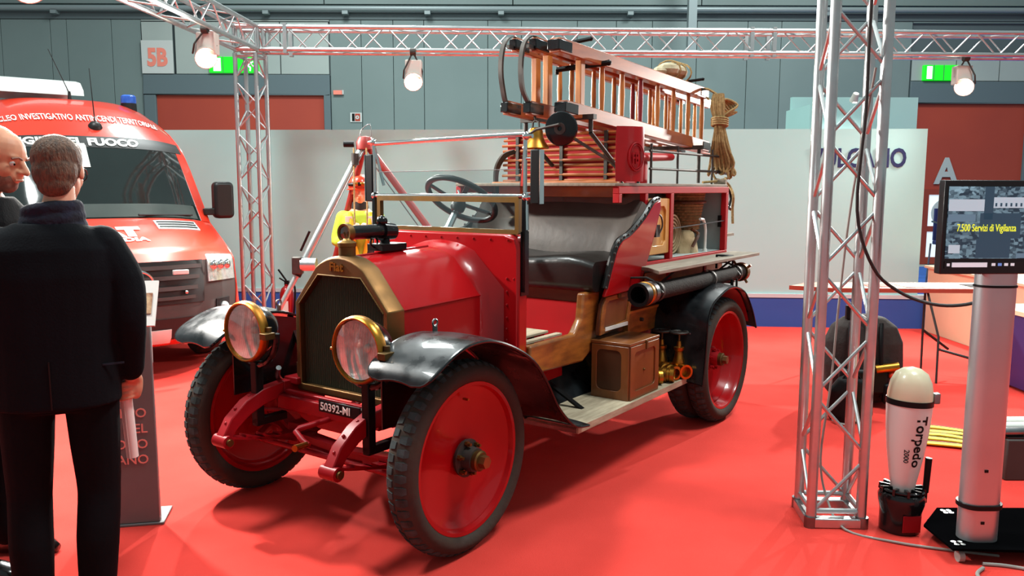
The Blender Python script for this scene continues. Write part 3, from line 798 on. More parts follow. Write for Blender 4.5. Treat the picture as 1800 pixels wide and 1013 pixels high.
# rear mudguards
rp = [(-2.22, .36), (-2.25, .52), (-2.27, .70), (-2.29, .80), (-2.36, .885), (-2.52, .94), (-2.66, .965), (-2.80, .955), (-2.95, .91), (-3.06, .83), (-3.16, .72), (-3.23, .61)]
for s in (1, -1):
    g = mudguard('rear_mudguard', rp, s * .56, s * .955, 0, .02, under='frame_red')
    MB().beam((-2.8, s * .95, .96), (-2.8, s * .95, 1.02), .012, .012, (1, 0, 0)).build('mudguard_stay', 'black', g)
    for k in range(3):
        MB().sphere((-2.215, s * (.68 + .09 * k), .70), .006, 6, 4).build('rivet', 'steel', g)
# ---------------------------------------------------------------- running boards
for s in (1, -1):
    ya, yb = sorted((s * .46, s * .83))
    b = MB().bx(-2.27, -.82, ya, yb, .38, .40).build('running_board', 'wood_board', tk, bevel=.003)
    MB().bx(-2.27, -.82, *sorted((s * .83, s * .845)), .362, .403).build('board_edge', 'wood_board', b, bevel=.003)
    MB().bx(-.835, -.82, *sorted((s * .48, s * .83)), .362, .403).build('end_strip', 'steel', b)
    for x in (-1.15, -2.15): MB().beam((x, s * .36, .56), (x, s * .72, .372), .035, .012).build('board_bracket', 'black', b)
    MB().beam((-2.20, s * .78, .375), (-2.27, s * .68, .31), .02, .02).build('step_hook', 'black', b)
    # black valance between chassis and running board
    rows = [[V(x, s * (.42 + .10 * (k / 4) ** 2 + .008 * math.sin(k)), .60 - .052 * k + .006 * math.sin(9 * x + k)) for k in range(5)] for x in [-.80 - .14 * i for i in range(11)]]
    MB().sheet(rows, .006).build('valance', 'black_worn', tk, smooth=60)
# ---------------------------------------------------------------- cab floor, sills and seat box
MB().bx(-1.55, -.80, -.50, .50, .70, .73).build('cab_floor', 'frame_red', tk)
for s in (1, -1):
    prof = [(-.80, .64), (-1.36, .62), (-1.50, .69), (-1.55, .80), (-1.55, 1.03), (-1.36, 1.03), (-1.34, .88), (-1.26, .80), (-.80, .80)]
    MB().prism(prof, lambda u, v, w_: (u, w_, v), s * .50, s * .55).build('cab_sill', 'wood_sill', tk, bevel=.012)
    MB().bx(-.80, -1.20, s * .46, s * .5, .80, .812).build('sill_tread', 'wood_board', tk)
    MB().bx(-1.30, -1.05, s * .42, s * .445, .42, .64).build('side_bracket', 'truck_red', tk, bevel=.006)
    for z in (.48, .58): MB().sphere((-1.12, s * .447, z), .006, 6, 4).build('rivet', 'truck_red', tk)
    MB().cyl((-1.00, s * .43, .36), (-1.00, s * .43, .64), .016, n=8).build('side_stay', 'iron', tk)
MB().bx(-1.20, -.86, -.10, .38, .73, .80).build('floor_locker', 'red_matte', tk, bevel=.004)
MB().bx(-1.21, -.85, -.12, .40, .80, .815).build('floor_board', 'wood_board', tk, bevel=.003)
MB().bx(-1.06, -1.04, .385, .40, .74, .80).build('locker_hasp', 'black', tk)
MB().bx(-1.98, -1.52, -.54, .54, .66, 1.03).build('seat_box', 'wood_dark', tk, bevel=.004)
MB().bx(-1.525, -1.51, -.5, .5, .73, .95).build('seat_box_front', 'red_matte', tk)
# ---------------------------------------------------------------- seat
cu = MB()
cs = rrect(-1.92, -1.40, 1.03, 1.235, .05, 4)
rows = []
for k in range(15):
    f = k / 14; y = -.575 + 1.15 * f; e = min(f, 1 - f); q = min(1, e * 9)
    rows.append([V(-1.66 + (x + 1.66) * (.94 + .06 * q), y, 1.03 + (z - 1.03) * (.86 + .14 * q) + (.012 * math.sin(f * 9) if z > 1.1 else 0)) for x, z in cs])
cu.loft(rows); cu.build('seat_cushion', 'leather_black', tk, smooth=60)
# curved backrest wrapping round to the sides
rows = []
for k in range(25):
    f = k / 24; a = -1 + 2 * f                     # -1 far side .. 1 near side
    y = a * .60; wrap = max(0, abs(a) - .72) / .28
    xb = -1.84 + wrap ** 1.6 * .20; xt = -2.03 + wrap ** 1.6 * .10
    zt_ = 1.595 - .03 * abs(a) ** 2
    r = []
    for j in range(9):
        t = j / 8; bul = .045 * math.sin(PI * t) * (1 - wrap * .6)
        r.append(V(xb + (xt - xb) * t + bul, y * (1 + .06 * t), 1.16 + (zt_ - 1.16) * t))
    rows.append(r)
MB().sheet(rows, .05).build('seat_backrest', 'leather_grey', tk, smooth=60)
m = MB()
for k in range(3, 46):
    f = k / 48; a = -1 + 2 * f; m.sphere((-2.035, a * .62, 1.600 - .03 * a * a), .007, 6, 4)
m.build('backrest_studs', 'iron', tk)['kind'] = 'stuff'
# red side panels with studded leather edge
spo = [(-1.48, 1.00), (-1.50, 1.05), (-1.545, 1.20), (-1.58, 1.29), (-1.63, 1.335), (-1.72, 1.36), (-1.82, 1.41), (-1.92, 1.475), (-2.02, 1.555), (-2.11, 1.575), (-2.12, 1.52), (-2.07, 1.36), (-2.02, 1.22), (-1.97, 1.10), (-1.90, 1.01)]
for s in (1, -1):
    sp = MB().prism(spo, lambda u, v, w_: (u, s * (.60 + .05 * min(1, max(0, (v - 1.0) / .5))) + s * w_, v), 0, .028).build('seat_side_panel', 'truck_red', tk, bevel=.008)
    edge = smoothpts([(x, s * (.605 + .05 * min(1, max(0, (z - 1.0) / .5))), z) for x, z in spo[1:10]], 4)
    MB().tube(edge, .022, 8).build('leather_edge', 'leather_black', sp)
    for i in range(0, len(edge), 2): MB().sphere(edge[i] + V(.016, s * .018, .008), .0085, 6, 4).build('stud', 'iron', sp)
    # panelled wooden door under the side panel
    do = [(-1.455, .77), (-1.47, .87), (-1.49, .95), (-1.53, .995), (-1.88, 1.005), (-1.85, .90), (-1.82, .80)]
    dr = MB().prism(do, lambda u, v, w_: (u, s * w_, v), .575, .60).build('locker_door', 'wood_dark', tk, bevel=.004)
    cx, cz = -1.665, .89
    di = [(cx + (x - cx) * .78, cz + (z - cz) * .74) for x, z in do]
    frame_poly(MB(), do, di, lambda u, v, w_: (u, s * w_, v), .600, .612).build('door_frame', 'wood_sill', dr, bevel=.003)
    MB().prism([(cx + (x - cx) * .76, cz + (z - cz) * .72) for x, z in do], lambda u, v, w_: (u, s * w_, v), .60, .604).build('door_panel', 'wood_box', dr)
    MB().bx(-1.80, -1.51, *sorted((s * .612, s * .617)), .79, .812).build('door_strip', 'white_plastic', dr)
    MB().bx(-1.70, -1.665, *sorted((s * .612, s * .622)), .975, 1.01).build('door_latch', 'brass_dull', dr, bevel=.002)
# ---------------------------------------------------------------- rear body: open locker cabinet
XF, XR, YC, ZB, ZT = -2.0, -3.43, .62, 1.17, 1.66
MB().bx(XR, -1.60, -YC, YC, ZT, ZT + .02).build('cabinet_roof', 'wood_grey', tk, bevel=.004)
MB().bx(XR, XF, -YC + .02, YC - .02, ZB - .03, ZB).build('cabinet_floor', 'grey_paint', tk)
MB().bx(XR, XF, -.012, .012, ZB, ZT).build('cabinet_partition', 'grey_paint', tk)
MB().bx(XR, XR + .02, -YC + .02, YC - .02, ZB, ZT).build('cabinet_end', 'grey_paint', tk)
MB().bx(XF - .02, XF, -YC + .02, YC - .02, ZB, ZT).build('cabinet_front', 'wood_dark', tk)
for s in (1, -1):
    def q(x0, x1, z0, z1, nm='cabinet_rail'):
        MB().bx(x0, x1, *sorted((s * (YC - .03), s * (YC + .012))), z0, z1).build(nm, 'red_matte', tk, bevel=.003)
    q(XR, -1.62, 1.615, 1.66); q(XR, -1.95, ZB - .05, ZB)
    q(-1.66, -1.62, 1.56, 1.615, 'cabinet_post'); q(-2.415, -2.365, ZB, 1.615, 'cabinet_post'); q(XR, XR + .05, ZB, 1.615, 'cabinet_post'); q(-2.02, -1.98, ZB, 1.615, 'cabinet_post')
    d = MB().bx(-2.365, -2.03, *sorted((s * (YC - .03), s * (YC - .01))), ZB + .04, 1.585).build('cabinet_door', 'wood_pine', tk, bevel=.003)
    fo_ = rrect(-2.36, -2.035, ZB + .045, 1.58, .004, 1); fi_ = rrect(-2.31, -2.09, ZB + .10, 1.53, .03, 1)
    frame_poly(MB(), fo_, fi_, lambda u, v, w_: (u, s * w_, v), YC - .01, YC + .004).build('door_frame', 'wood_pine', d, bevel=.006)
    MB().tube(smoothpts([(-2.10, s * (YC + .012), 1.48), (-2.17, s * (YC + .03), 1.47), (-2.20, s * (YC + .03), 1.40), (-2.16, s * (YC + .02), 1.34)], 4), .006, 6).bx(-2.18, -2.12, *sorted((s * YC, s * (YC + .025))), 1.33, 1.41).build('padlock', 'iron', d)
    # folding shelf on the side
    sh = MB().prism([(-1.93, .63), (-1.90, .70), (-1.74, .85), (-3.56, .85), (-3.56, .63)], lambda u, v, w_: (u, s * v, w_), 1.128, 1.152).build('folding_shelf', 'wood_grey', tk, bevel=.004)
    for x in (-2.1, -3.1): MB().beam((x, s * .63, .98), (x, s * .80, 1.125), .02, .012).build('shelf_strut', 'iron', sh)
    # lower wooden locker
    lw = MB().bx(XR, -2.0, *sorted((s * .44, s * .60)), .93, 1.12).build('lower_locker', 'wood_dark', tk, bevel=.004)
    for a, b in ((-2.36, -2.04), (-3.0, -2.44), (-3.38, -3.06)):
        MB().bx(a, b, *sorted((s * .60, s * .615)), .95, 1.10).build('locker_panel', 'wood_sill', lw, bevel=.006)
    for a in (-2.40, -3.03): MB().bx(a - .015, a + .015, *sorted((s * .60, s * .62)), .90, 1.12).build('locker_strap', 'red_matte', lw)
    MB().bx(-2.56, -1.88, *sorted((s * .50, s * .58)), .70, .86).build('side_plank', 'wood_sill', tk, bevel=.006)
    MB().bx(-2.56, -1.88, *sorted((s * .58, s * .586)), .845, .86).build('plank_moulding', 'wood_varnish', tk)
    MB().cyl((-2.05, s * .58, .79), (-2.05, s * .60, .79), .012, n=8).build('plank_knob', 'iron', tk)
    MB().bx(-3.42, -1.95, *sorted((s * .40, s * .50)), .86, .93).build('body_sill', 'red_matte', tk)
MB().bx(-3.45, -1.55, -.44, .44, .66, 1.14).build('body_core', 'wood_dark', tk)
MB().bx(-3.66, -3.43, .40, .60, 1.27, 1.29).build('rear_step', 'wood_grey', tk)
MB().bx(-3.47, -3.435, .50, .60, 1.20, 1.72).build('rear_upright', 'wood_grey', tk, bevel=.004)
# red pipework under the body
m = MB().cyl((-2.05, .42, .62), (-2.32, .52, .60), .05, n=14).cyl((-2.14, .46, .50), (-2.14, .46, .66), .045, n=14).sphere((-2.05, .42, .60), .075, 14, 8)
pm = m.build('pump_outlet', 'red_matte', tk)
MB().cyl((-2.32, .52, .60), (-2.40, .55, .598), .035, n=12).build('outlet_thread', 'brass', pm)
# ---------------------------------------------------------------- slatted hose reel behind the seat
XS = -1.94
rk = MB().bx(XS - .34, XS - .02, -.44, .44, 1.68, 2.02).build('hose_bin', 'red_matte', tk, bevel=.004)
for k in range(10):
    z = 1.70 + .0345 * k
    MB().tube([(XS - .015 + .012 * math.sin(k * 2.1), y, z + .004 * math.sin(3 * y + k)) for y in (-.47, -.2, .1, .46)], .0105, 6).build('slat', 'slat_wood', rk)
for y in (-.34, .02, .36): MB().bx(XS - .012, XS + .004, y - .012, y + .012, 1.685, 2.02).build('slat_strap', 'iron', rk)
MB().cyl((XS + .03, -.53, 1.675), (XS + .03, .47, 1.69), .016, n=10).build('rack_bar', 'slat_wood', tk)
MB().bx(XS - .05, XS + .0, -.50, .47, 1.59, 1.66).build('rack_board', 'wood_varnish', tk, bevel=.004)
for s in (-1, 1):
    pts = smoothpts([(XS - .0, s * .36, 1.90), (XS + .02, s * .44, 1.87), (XS + .02, s * .50, 1.79), (XS + .01, s * .52, 1.70), (XS, s * .52, 1.60)], 4) if s < 0 else smoothpts([(-1.26, .50, 1.945), (-1.50, .51, 1.875), (-1.68, .52, 1.82), (-1.78, .53, 1.76), (-1.82, .54, 1.69)], 4)
    m = MB()
    m.loft([[p + V(0, -.008, 0) + V(.02, 0, .012), p + V(0, .008, 0) + V(.02, 0, .012), p + V(0, .008, 0) - V(.02, 0, .012), p + V(0, -.008, 0) - V(.02, 0, .012)] for p in pts])
    m.build('rack_strap', 'iron', tk)
# red emblem shield at the near end of the reel
rows = []
for i in range(9):
    z = 1.69 + .335 * i / 8; r = []
    for k in range(9):
        f = k / 8 * 2 - 1; wd = .12 * (1.0 if i > 1 else .93 + .035 * i) * (1 - .10 * max(0, (i - 6) / 2) ** 2)
        r.append(V(-1.80 + wd * -f * .68, .60 + .035 * (1 - f * f) + .05 * f, z))
    rows.append(r)
sd = MB().sheet(rows, .012).build('emblem_shield', 'truck_red', tk, smooth=60)
ec = V(-1.80, .650, 1.84); eu = V(-.9, .42, 0).normalized() ; en = V(.42, .9, 0).normalized()
m = MB().tube([ec + en * .004 + eu * .055 * math.cos(t) + V(0, 0, .085 * math.sin(t)) for t in [2 * PI * k / 28 for k in range(28)]], .0045, 6, closed=True)
m.tube([ec + en * .004 + eu * .045 * math.cos(t) + V(0, 0, .072 * math.sin(t)) for t in [2 * PI * k / 28 for k in range(28)]], .003, 6, closed=True)
m.build('emblem_ring', 'frame_red', sd)
text('emblem_letters', 'FB', 'frame_red', sd, ec + en * .003 - eu * .034 + V(0, 0, -.04), eu, (0, 0, 1), .095, .004, 'LEFT', .002, .55)
# hose stand pipe and red nozzle behind the shield
MB().cyl((-2.25, .42, 1.68), (-2.25, .42, 2.05), .03, n=12).build('stand_pipe', 'black', tk)
MB().lathe([(.001, 0), (.10, 0), (.10, .16), (.001, .16)], (-2.45, .30, 1.68), (0, 0, 1), 20).build('air_vessel', 'red_matte', tk)
MB().cyl((-2.30, .40, 1.86), (-2.95, .36, 1.88), .032, .026, 12).build('branch_pipe', 'red_matte', tk)
# rail over the cabinet roof
for z in (1.78, 1.90): MB().cyl((-2.3, .50, z), (-3.55, .50, z), .009, n=8).build('roof_rail', 'iron', tk)
for x in (-2.32, -2.75, -3.4): MB().cyl((x, .50, 1.68), (x, .50, 1.95), .009, n=8).build('rail_post', 'iron', tk)
MB().cyl((-3.5, .5, 1.78), (-3.78, .5, 1.77), .014, n=8).sphere((-3.8, .5, 1.77), .02, 8, 6).build('tail_rod', 'black', tk)
MB().tube(smoothpts([(-3.48, .5, 1.70), (-3.62, .52, 1.70), (-3.74, .53, 1.60), (-3.70, .53, 1.50), (-3.55, .52, 1.42), (-3.48, .5, 1.36)], 4), .013, 8).build('rear_handle', 'black', tk)
MB().tube([(-3.48, .5, 1.53), (-3.62, .52, 1.53), (-3.76, .53, 1.48)], .014, 8).build('rear_lever', 'black', tk)
# ladder rack crossbars
for x, z in ((-1.62, 2.115), (-3.30, 2.0)):
    MB().beam((x, -.08, z - .035), (x, .46, z - .035), .04, .03).build('ladder_support', 'iron', tk)
    for y in (-.05, .43): MB().cyl((x, y, 1.69 if x < -1.7 else 1.99), (x, y, z - .03), .014, n=8).build('support_post', 'iron', tk)
for y in (-.05, .43): MB().cyl((-1.62, y, 1.985), (XS, y, 1.80), .014, n=8).build('support_stay', 'iron', tk)
MB().cyl((-3.50, .3, 1.0), (-3.62, .3, .98), .02, n=8).build('tow_hook', 'black', tk)

# ================================================================ things carried on the engine
def on_truck(name, label, cat, p, group=None):
    """an Empty standing on the engine, its axes turned like the engine's"""
    return thing(name, label, cat, TW(p), TA, group)

# ---------------------------------------------------------------- ladders on edge: rails above and below, rungs upright
def ladder(label, y, b0, b1, t0, t1, rungs, rail_w=.045, hooks=False, red=(), ext=.0, rr=.014):
    """b0/b1 = (x, z) ends of the lower rail, t0/t1 of the upper rail"""
    o = on_truck('wooden_ladder', label, 'ladder', (b0[0], y, b0[1] - .04))
    O = V(b0[0], y, b0[1] - .04)
    def P(x, z, dy=0.): return V(x, y + dy, z) - O
    for (a, b) in ((b0, b1), (t0, t1)):
        rail = MB().beam(P(*a), P(*b), rail_w, .085).build('rail', 'ladder_wood', o, bevel=.005)
        d = (P(*b) - P(*a)).normalized()
        for e, s in ((P(*a), 1), (P(*b), -1)):
            MB().beam(e - d * s * .02, e + d * s * .13, rail_w + .008, .06).build('iron_shoe', 'black_gloss', rail, bevel=.004)
        MB().beam(P(*a) + d * .16 + V(0, 0, .039), P(*a) + d * .40 + V(0, 0, .039), .02, .006).build('iron_strip', 'steel', rail)
    for i, x in enumerate(rungs):
        f = (x - b0[0]) / (b1[0] - b0[0]); zb = b0[1] + (b1[1] - b0[1]) * f
        f2 = (x - t0[0]) / (t1[0] - t0[0]); zt = t0[1] + (t1[1] - t0[1]) * f2
        if i == 0:
            MB().beam(P(x, zb), P(x, zt), .05, .04, (0, 1, 0)).build('rung', 'ladder_rung', o, bevel=.004)
        else:
            MB().lathe([(rr * .8, 0), (rr, .06), (rr * 1.25, (zt - zb) * .5), (rr, zt - zb - .06), (rr * .8, zt - zb)], P(x, zb), (0, 0, 1), 10).build('rung', 'ladder_rung_red' if i in red else 'ladder_rung', o)
    if hooks:
        a, b = P(*t0), P(*b0)
        pts = smoothpts([a + V(-.12, 0, .03), a + V(.02, 0, .045), a + V(.10, 0, .0), a + V(.135, 0, -.09), a + V(.14, 0, -.19), a + V(.12, 0, -.28), b + V(.0, 0, .03), b + V(-.06, 0, .0)], 4)
        m = MB(); m.loft([[p + V(.009, -.014, 0), p + V(.009, .014, 0), p + V(-.009, .014, 0), p + V(-.009, -.014, 0)] for p in pts])
        m.build('scaling_hook', 'iron', o)
        MB().beam(a + V(.07, 0, -.02), a + V(-.25, 0, -.035), .02, .02).build('hook_tie', 'iron', o)
    return o
ladder('wooden hook ladder lying on edge at the far side of the rack', .0, (-1.33, 2.135), (-3.95, 1.985), (-1.42, 2.52), (-3.9, 2.40), [-1.66 - .285 * k for k in range(8)], hooks=True)
ladder('wooden hook ladder lying on edge in the middle of the rack', .16, (-1.34, 2.125), (-4.15, 1.985), (-1.40, 2.505), (-4.1, 2.38), [-1.55 - .285 * k for k in range(9)], hooks=True, red=(4,))
ladder('heavy wooden ladder with two red rungs on the near side of the rack', .345, (-1.42, 2.125), (-3.62, 1.985), (-1.34, 2.475), (-3.55, 2.40), [-1.63 - .272 * k for k in range(8)], rail_w=.075, red=(3,), rr=.016)
# planks and poles lashed over the ladders
o = on_truck('roof_plank', 'broad wooden board lying over the near ladder rail', 'board', (-1.62, .25, 2.515))
MB().beam((0, 0, .005), (-1.75, 0, -.075), .13, .03).build('plank', 'ladder_wood', o, bevel=.004)
for x in (-.35, -.75, -.95): MB().sphere((x, .02, .022 - .045 * -x), (.02, .012, .012), 8, 5).build('nail_head', 'iron', o)
for lb, p0, p1, m_, r_ in (('dark iron bar poking up behind the ladder front', (-1.55, .10, 2.50), (-1.78, .33, 2.575), 'black', .013),
                       ('short black iron hook rod across the ladder rails', (-1.75, .10, 2.40), (-1.85, .42, 2.43), 'black', .017),
                       ('thin black rod lying across the ladder tail', (-3.25, .12, 2.455), (-3.36, .42, 2.49), 'black', .011)):
    q = on_truck('iron_rod', lb, 'rod', p0)
    MB().cyl((0, 0, 0), V(p1) - V(p0), r_, n=8).sphere(V(p1) - V(p0), r_ * 1.15, 8, 6).build('shaft', m_, q)
    MB().cyl((0, 0, -.0), V(0, 0, -.03), r_ * .8, n=8).build('foot', m_, q)
# white bundle tied on the tail of the ladders
o = on_truck('tied_bundle', 'pale crumpled cloth bundle tied on the ladder tail', 'bundle', (-3.05, .27, 2.49))
m = MB()
for k, (a, b, c, r) in enumerate(((0, 0, .045, .09), (-.10, .02, .04, .085), (-.19, -.01, .035, .07), (.07, -.03, .03, .06))):
    m.sphere((a, b, c), (r * 1.1, r, r * .62), 9, 6)
m.build('cloth', 'white_cloth', o, smooth=30)
for k in range(3): MB().tube([(-.2 + .1 * k, .1 * math.cos(t) + .0, .04 + .075 * math.sin(t)) for t in [2 * PI * q / 14 for q in range(14)]], .007, 6, closed=True).build('cord', 'rope', o)
# ---------------------------------------------------------------- rope hank hung on the ladder tail
o = on_truck('rope_hank', 'long coiled tan rope hank hanging from the ladder tail', 'rope', (-3.52, .50, 1.69))
random.seed(3)
for k in range(13):
    a = (k - 6) / 6; dx, dy = .015 * random.uniform(-1, 1), .02 * random.uniform(-1, 1)
    bot = .03 + .10 * random.random()
    wd = .035 + .085 * abs(a) + .02 * random.random(); sg = 1 if k % 2 else -1
    pts = [(.0 + dx, -.02 + a * .035, .70), (.01 + dx, a * .05 - .02, .60), (dx, a * .035, .46), (dx * .6 + .005, a * .06 + .01, .30), (-.03 + dx, a * .10 + .02, .16), (-.03, a * .085 + wd * .5 * sg * .4 + .02, bot), (-.05, a * .03 + wd * sg * .6 + .03, bot + .02), (-.04, a * .05 + .04, .17), (-.02, a * .045 + .02, .32), (-.015, a * .03, .46), (-.02, a * .045 - .02, .60), (-.02, a * .035 - .02, .70)]
    MB().tube(smoothpts(pts, 3), .0105, 6).build('strand', 'rope', o)
for k in range(4): MB().tube([(-.008 + .05 * math.cos(t), .062 * math.sin(t), .455 + .016 * k + .01 * math.cos(t)) for t in [2 * PI * q / 16 for q in range(16)]], .0105, 6, closed=True).build('binding', 'rope', o)
for k in range(7): MB().tube(smoothpts([(-.02, .0 - .01, .50), (-.05 - .01 * k, .06 + .006 * k, .56), (-.12 - .004 * k, .10 - .02 * k, .615 - .008 * k), (-.07, .03 - .012 * k, .66), (-.01, -.02, .64)], 3), .0095, 6).build('tail', 'rope', o)
MB().tube(smoothpts([(.0, -.02, .69), (.02, -.10, .74), (.0, -.16, .72), (-.03, -.10, .66)], 4), .0105, 6).build('hanging_loop', 'rope', o)
MB().tube(smoothpts([(-.03, .03, .03), (-.08, .07, -.02), (-.04, .12, -.10), (-.06, .11, -.2), (-.05, .12, -.32)], 4), .0105, 6).build('hanging_tail', 'rope', o)
MB().tube(smoothpts([(.3, .0, .0 + .005), (.2, .05, .012), (.1, .02, .014), (.02, .07, .02), (-.04, .05, .04)], 4), .0105, 6).build('loose_end', 'rope', o)
# ---------------------------------------------------------------- bell
o = on_truck('fire_bell', 'polished brass hand bell hanging below the ladder front', 'bell', (-1.40, .175, 1.885))
MB().lathe([(.078, .0), (.083, .004), (.074, .02), (.056, .045), (.046, .075), (.043, .105), (.034, .122), (.015, .128), (.001, .129), (.001, .120), (.03, .112), (.038, .08), (.06, .02), (.072, .002)], (0, 0, 0), (0, 0, 1), 28).build('bell_body', 'brass', o)
MB().sphere((0, 0, .012), .016, 10, 6).cyl((0, 0, .015), (0, 0, .11), .005, n=6).build('clapper', 'iron', o)
MB().tube([(0, -.025, .125), (0, -.02, .16), (0, 0, .17), (0, .02, .16), (0, .025, .125)], .007, 6).cyl((0, 0, .17), (0, -.02, .225), .008, n=6).build('bell_yoke', 'iron', o)
# ---------------------------------------------------------------- tool box on the near running board
o = on_truck('wooden_tool_box', 'brown panelled wooden tool box standing on the running board', 'box', (-1.635, .69, .40))
bw, bd_, bh = .19, .125, .345
body = MB().bx(-bw, bw, -bd_, bd_, 0, bh - .02).build('box_body', 'wood_box', o, bevel=.003)
MB().bx(-bw - .008, bw + .008, -bd_ - .008, bd_ + .008, bh - .02, bh).build('lid', 'wood_box', o, bevel=.004)
fo_ = rrect(-bw, bw, 0, bh - .022, .004, 4); fi_ = rrect(-bw + .05, bw - .05, .05, bh - .06, .03, 4)
frame_poly(MB(), fo_, fi_, lambda u, v, w_: (u, w_, v), bd_, bd_ + .010).build('side_frame', 'wood_box', o, bevel=.003)
fo_ = rrect(-bd_, bd_, 0, bh - .022, .004, 4); fi_ = rrect(-bd_ + .035, bd_ - .05, .05, bh - .05, .035, 4)
frame_poly(MB(), fo_, fi_, lambda u, v, w_: (w_, u, v), bw, bw + .010).build('end_frame', 'wood_box', o, bevel=.003)
MB().prism(fi_, lambda u, v, w_: (w_, u, v), bw, bw + .002).build('end_panel', 'wood_box_dark', o)
MB().bx(-.02, .0, bd_ + .008, bd_ + .018, bh - .06, bh - .005).build('hasp', 'brass_dull', o, bevel=.002)
MB().sphere((.0, bd_ + .004, .16), .008, 8, 5).build('knob', 'brass_dull', o)
# ---------------------------------------------------------------- brass valves and couplings on the running board
def fitting(label, p, kind, rz=0.):
    o = on_truck('brass_valve' if kind == 'valve' else 'brass_coupling', label, 'valve' if kind == 'valve' else 'coupling', p, 'brass fittings on the running board')
    o.rotation_euler = (0, 0, TA + rz); o.scale = (1.15, 1.15, 1.15)
    if kind == 'valve':
        b = MB().lathe([(.001, -.075), (.034, -.075), (.040, -.07), (.040, -.045), (.030, -.04), (.030, .035), (.036, .04), (.036, .055), (.042, .06), (.042, .085), (.030, .085), (.028, .05), (.001, .05)], (0, 0, .045), (0, 1, 0), 20).build('body', 'brass', o)
        MB().lathe([(.032, .0), (.036, .03), (.026, .06), (.022, .09), (.030, .10), (.030, .115), (.016, .12), (.012, .15), (.001, .15)], (0, 0, .06), (0, 0, 1), 18).build('bonnet_neck', 'brass', o)
        MB().cyl((0, 0, .20), (0, 0, .265), .007, n=8).build('stem', 'brass_dull', o)
        h = MB().tube([(.048 * math.cos(t), .048 * math.sin(t), .262) for t in [2 * PI * k / 20 for k in range(20)]], .0075, 6, closed=True).build('hand_wheel', 'iron', o)
        for k in range(3): MB().beam((.046 * math.cos(2.09 * k), .046 * math.sin(2.09 * k), .262), (0, 0, .262), .010, .006).build('wheel_spoke', 'iron', h)
    else:
        MB().lathe([(.001, -.055), (.030, -.055), (.042, -.05), (.042, -.03), (.036, -.026), (.036, -.012), (.043, -.008), (.043, .012), (.037, .016), (.037, .028), (.042, .032), (.042, .055), (.028, .056), (.026, .02), (.001, .02)], (0, 0, .043), (0, 1, 0), 20).build('body', 'brass', o)
        for k in range(2):
            a = PI * k; MB().bx(-.012, .012, -.012, .012, .0, .016, Matrix.Translation(V(.042 * math.cos(a), 0, .043 + .042 * math.sin(a)))).build('lug', 'brass_dull', o)
    return o
fitting('brass gate valve with black hand wheel nearest the mudguard', (-2.215, .785, .40), 'valve', -.6)
fitting('brass gate valve with black hand wheel behind the couplings', (-2.205, .665, .40), 'valve', -.25)
fitting('short brass hose coupling at the edge of the running board', (-2.02, .775, .40), 'coupling', .3)
fitting('brass hose coupling with open mouth beside the short one', (-2.115, .765, .40), 'coupling', -.4)
fitting('brass hose coupling lying tight against the tool box', (-1.905, .74, .40), 'coupling', .8)
fitting('dull brass coupling in the inner row by the valance', (-1.93, .60, .40), 'coupling', .1)
fitting('brass coupling leaning in the inner row before the valves', (-2.06, .60, .40), 'coupling', -.7)
q = fitting('reddish brass branch fitting stacked on the inner couplings', (-2.0, .60, .487), 'coupling', .5)
# ---------------------------------------------------------------- suction hose along the body
o = on_truck('suction_hose', 'thick black suction hose with brass couplings strapped along the body side', 'hose', (-1.62, .79, .93))
P0, P1 = V(0, 0, .085), V(-1.72, 0, .085)
MB().cyl((-.14, 0, .085), P1 + V(.06, 0, 0), .056, n=20).build('hose_tube', 'hose_black', o)
for x in (-.2, -1.05, -1.55): MB().lathe([(.0615, -.014), (.066, -.012), (.066, .012), (.0615, .014)], (x, 0, .085), (1, 0, 0), 22).build('hose_band', 'iron', o)
MB().lathe([(.072, .03), (.072, -.03), (.062, -.04), (.062, -.14), (.052, -.14), (.052, .028)], (0, 0, .085), (1, 0, 0), 26, loop=True).build('mouth', 'black', o)
MB().lathe([(.068, -.04), (.074, -.045), (.074, -.062), (.067, -.066), (.067, -.085), (.062, -.09), (.062, -.04)], (0, 0, .085), (1, 0, 0), 24, loop=True).build('coupling', 'brass', o)
MB().lathe([(.061, -.09), (.070, -.092), (.070, -.135), (.061, -.137)], (0, 0, .085), (1, 0, 0), 24, loop=True).build('collar', 'steel', o)
e = MB().lathe([(.062, 0), (.072, .0), (.072, .05), (.06, .06), (.001, .06)], P1 + V(.06, 0, 0), (-1, 0, 0), 22).build('end_coupling', 'bronze', o)
for k in range(4):
    a = PI / 2 * k + .6; MB().cyl(P1 + V(.03, .07 * math.cos(a), .07 * math.sin(a)), P1 + V(.03, .098 * math.cos(a), .098 * math.sin(a)), .01, n=8).build('lug', 'bronze', e)
for x in (-.17, -1.5):
    MB().tube([(x, -.18, .16), (x, -.05, .17), (x, .0, .155), (x, .066, .085), (x, .0, .018), (x, -.17, .02)], .008, 6).build('hose_strap', 'iron', o)
MB().tube([(-1.30, -.04, .14), (-1.30, -.04, .235), (-1.45, .0, .225), (-1.52, .0, .22), (-1.52, .0, .14)], .009, 6).build('hose_bracket', 'black', o)
MB().cyl((-1.36, .06, .06), (-1.36, .06, -.02), .012, n=8).build('hose_prop', 'black', o)
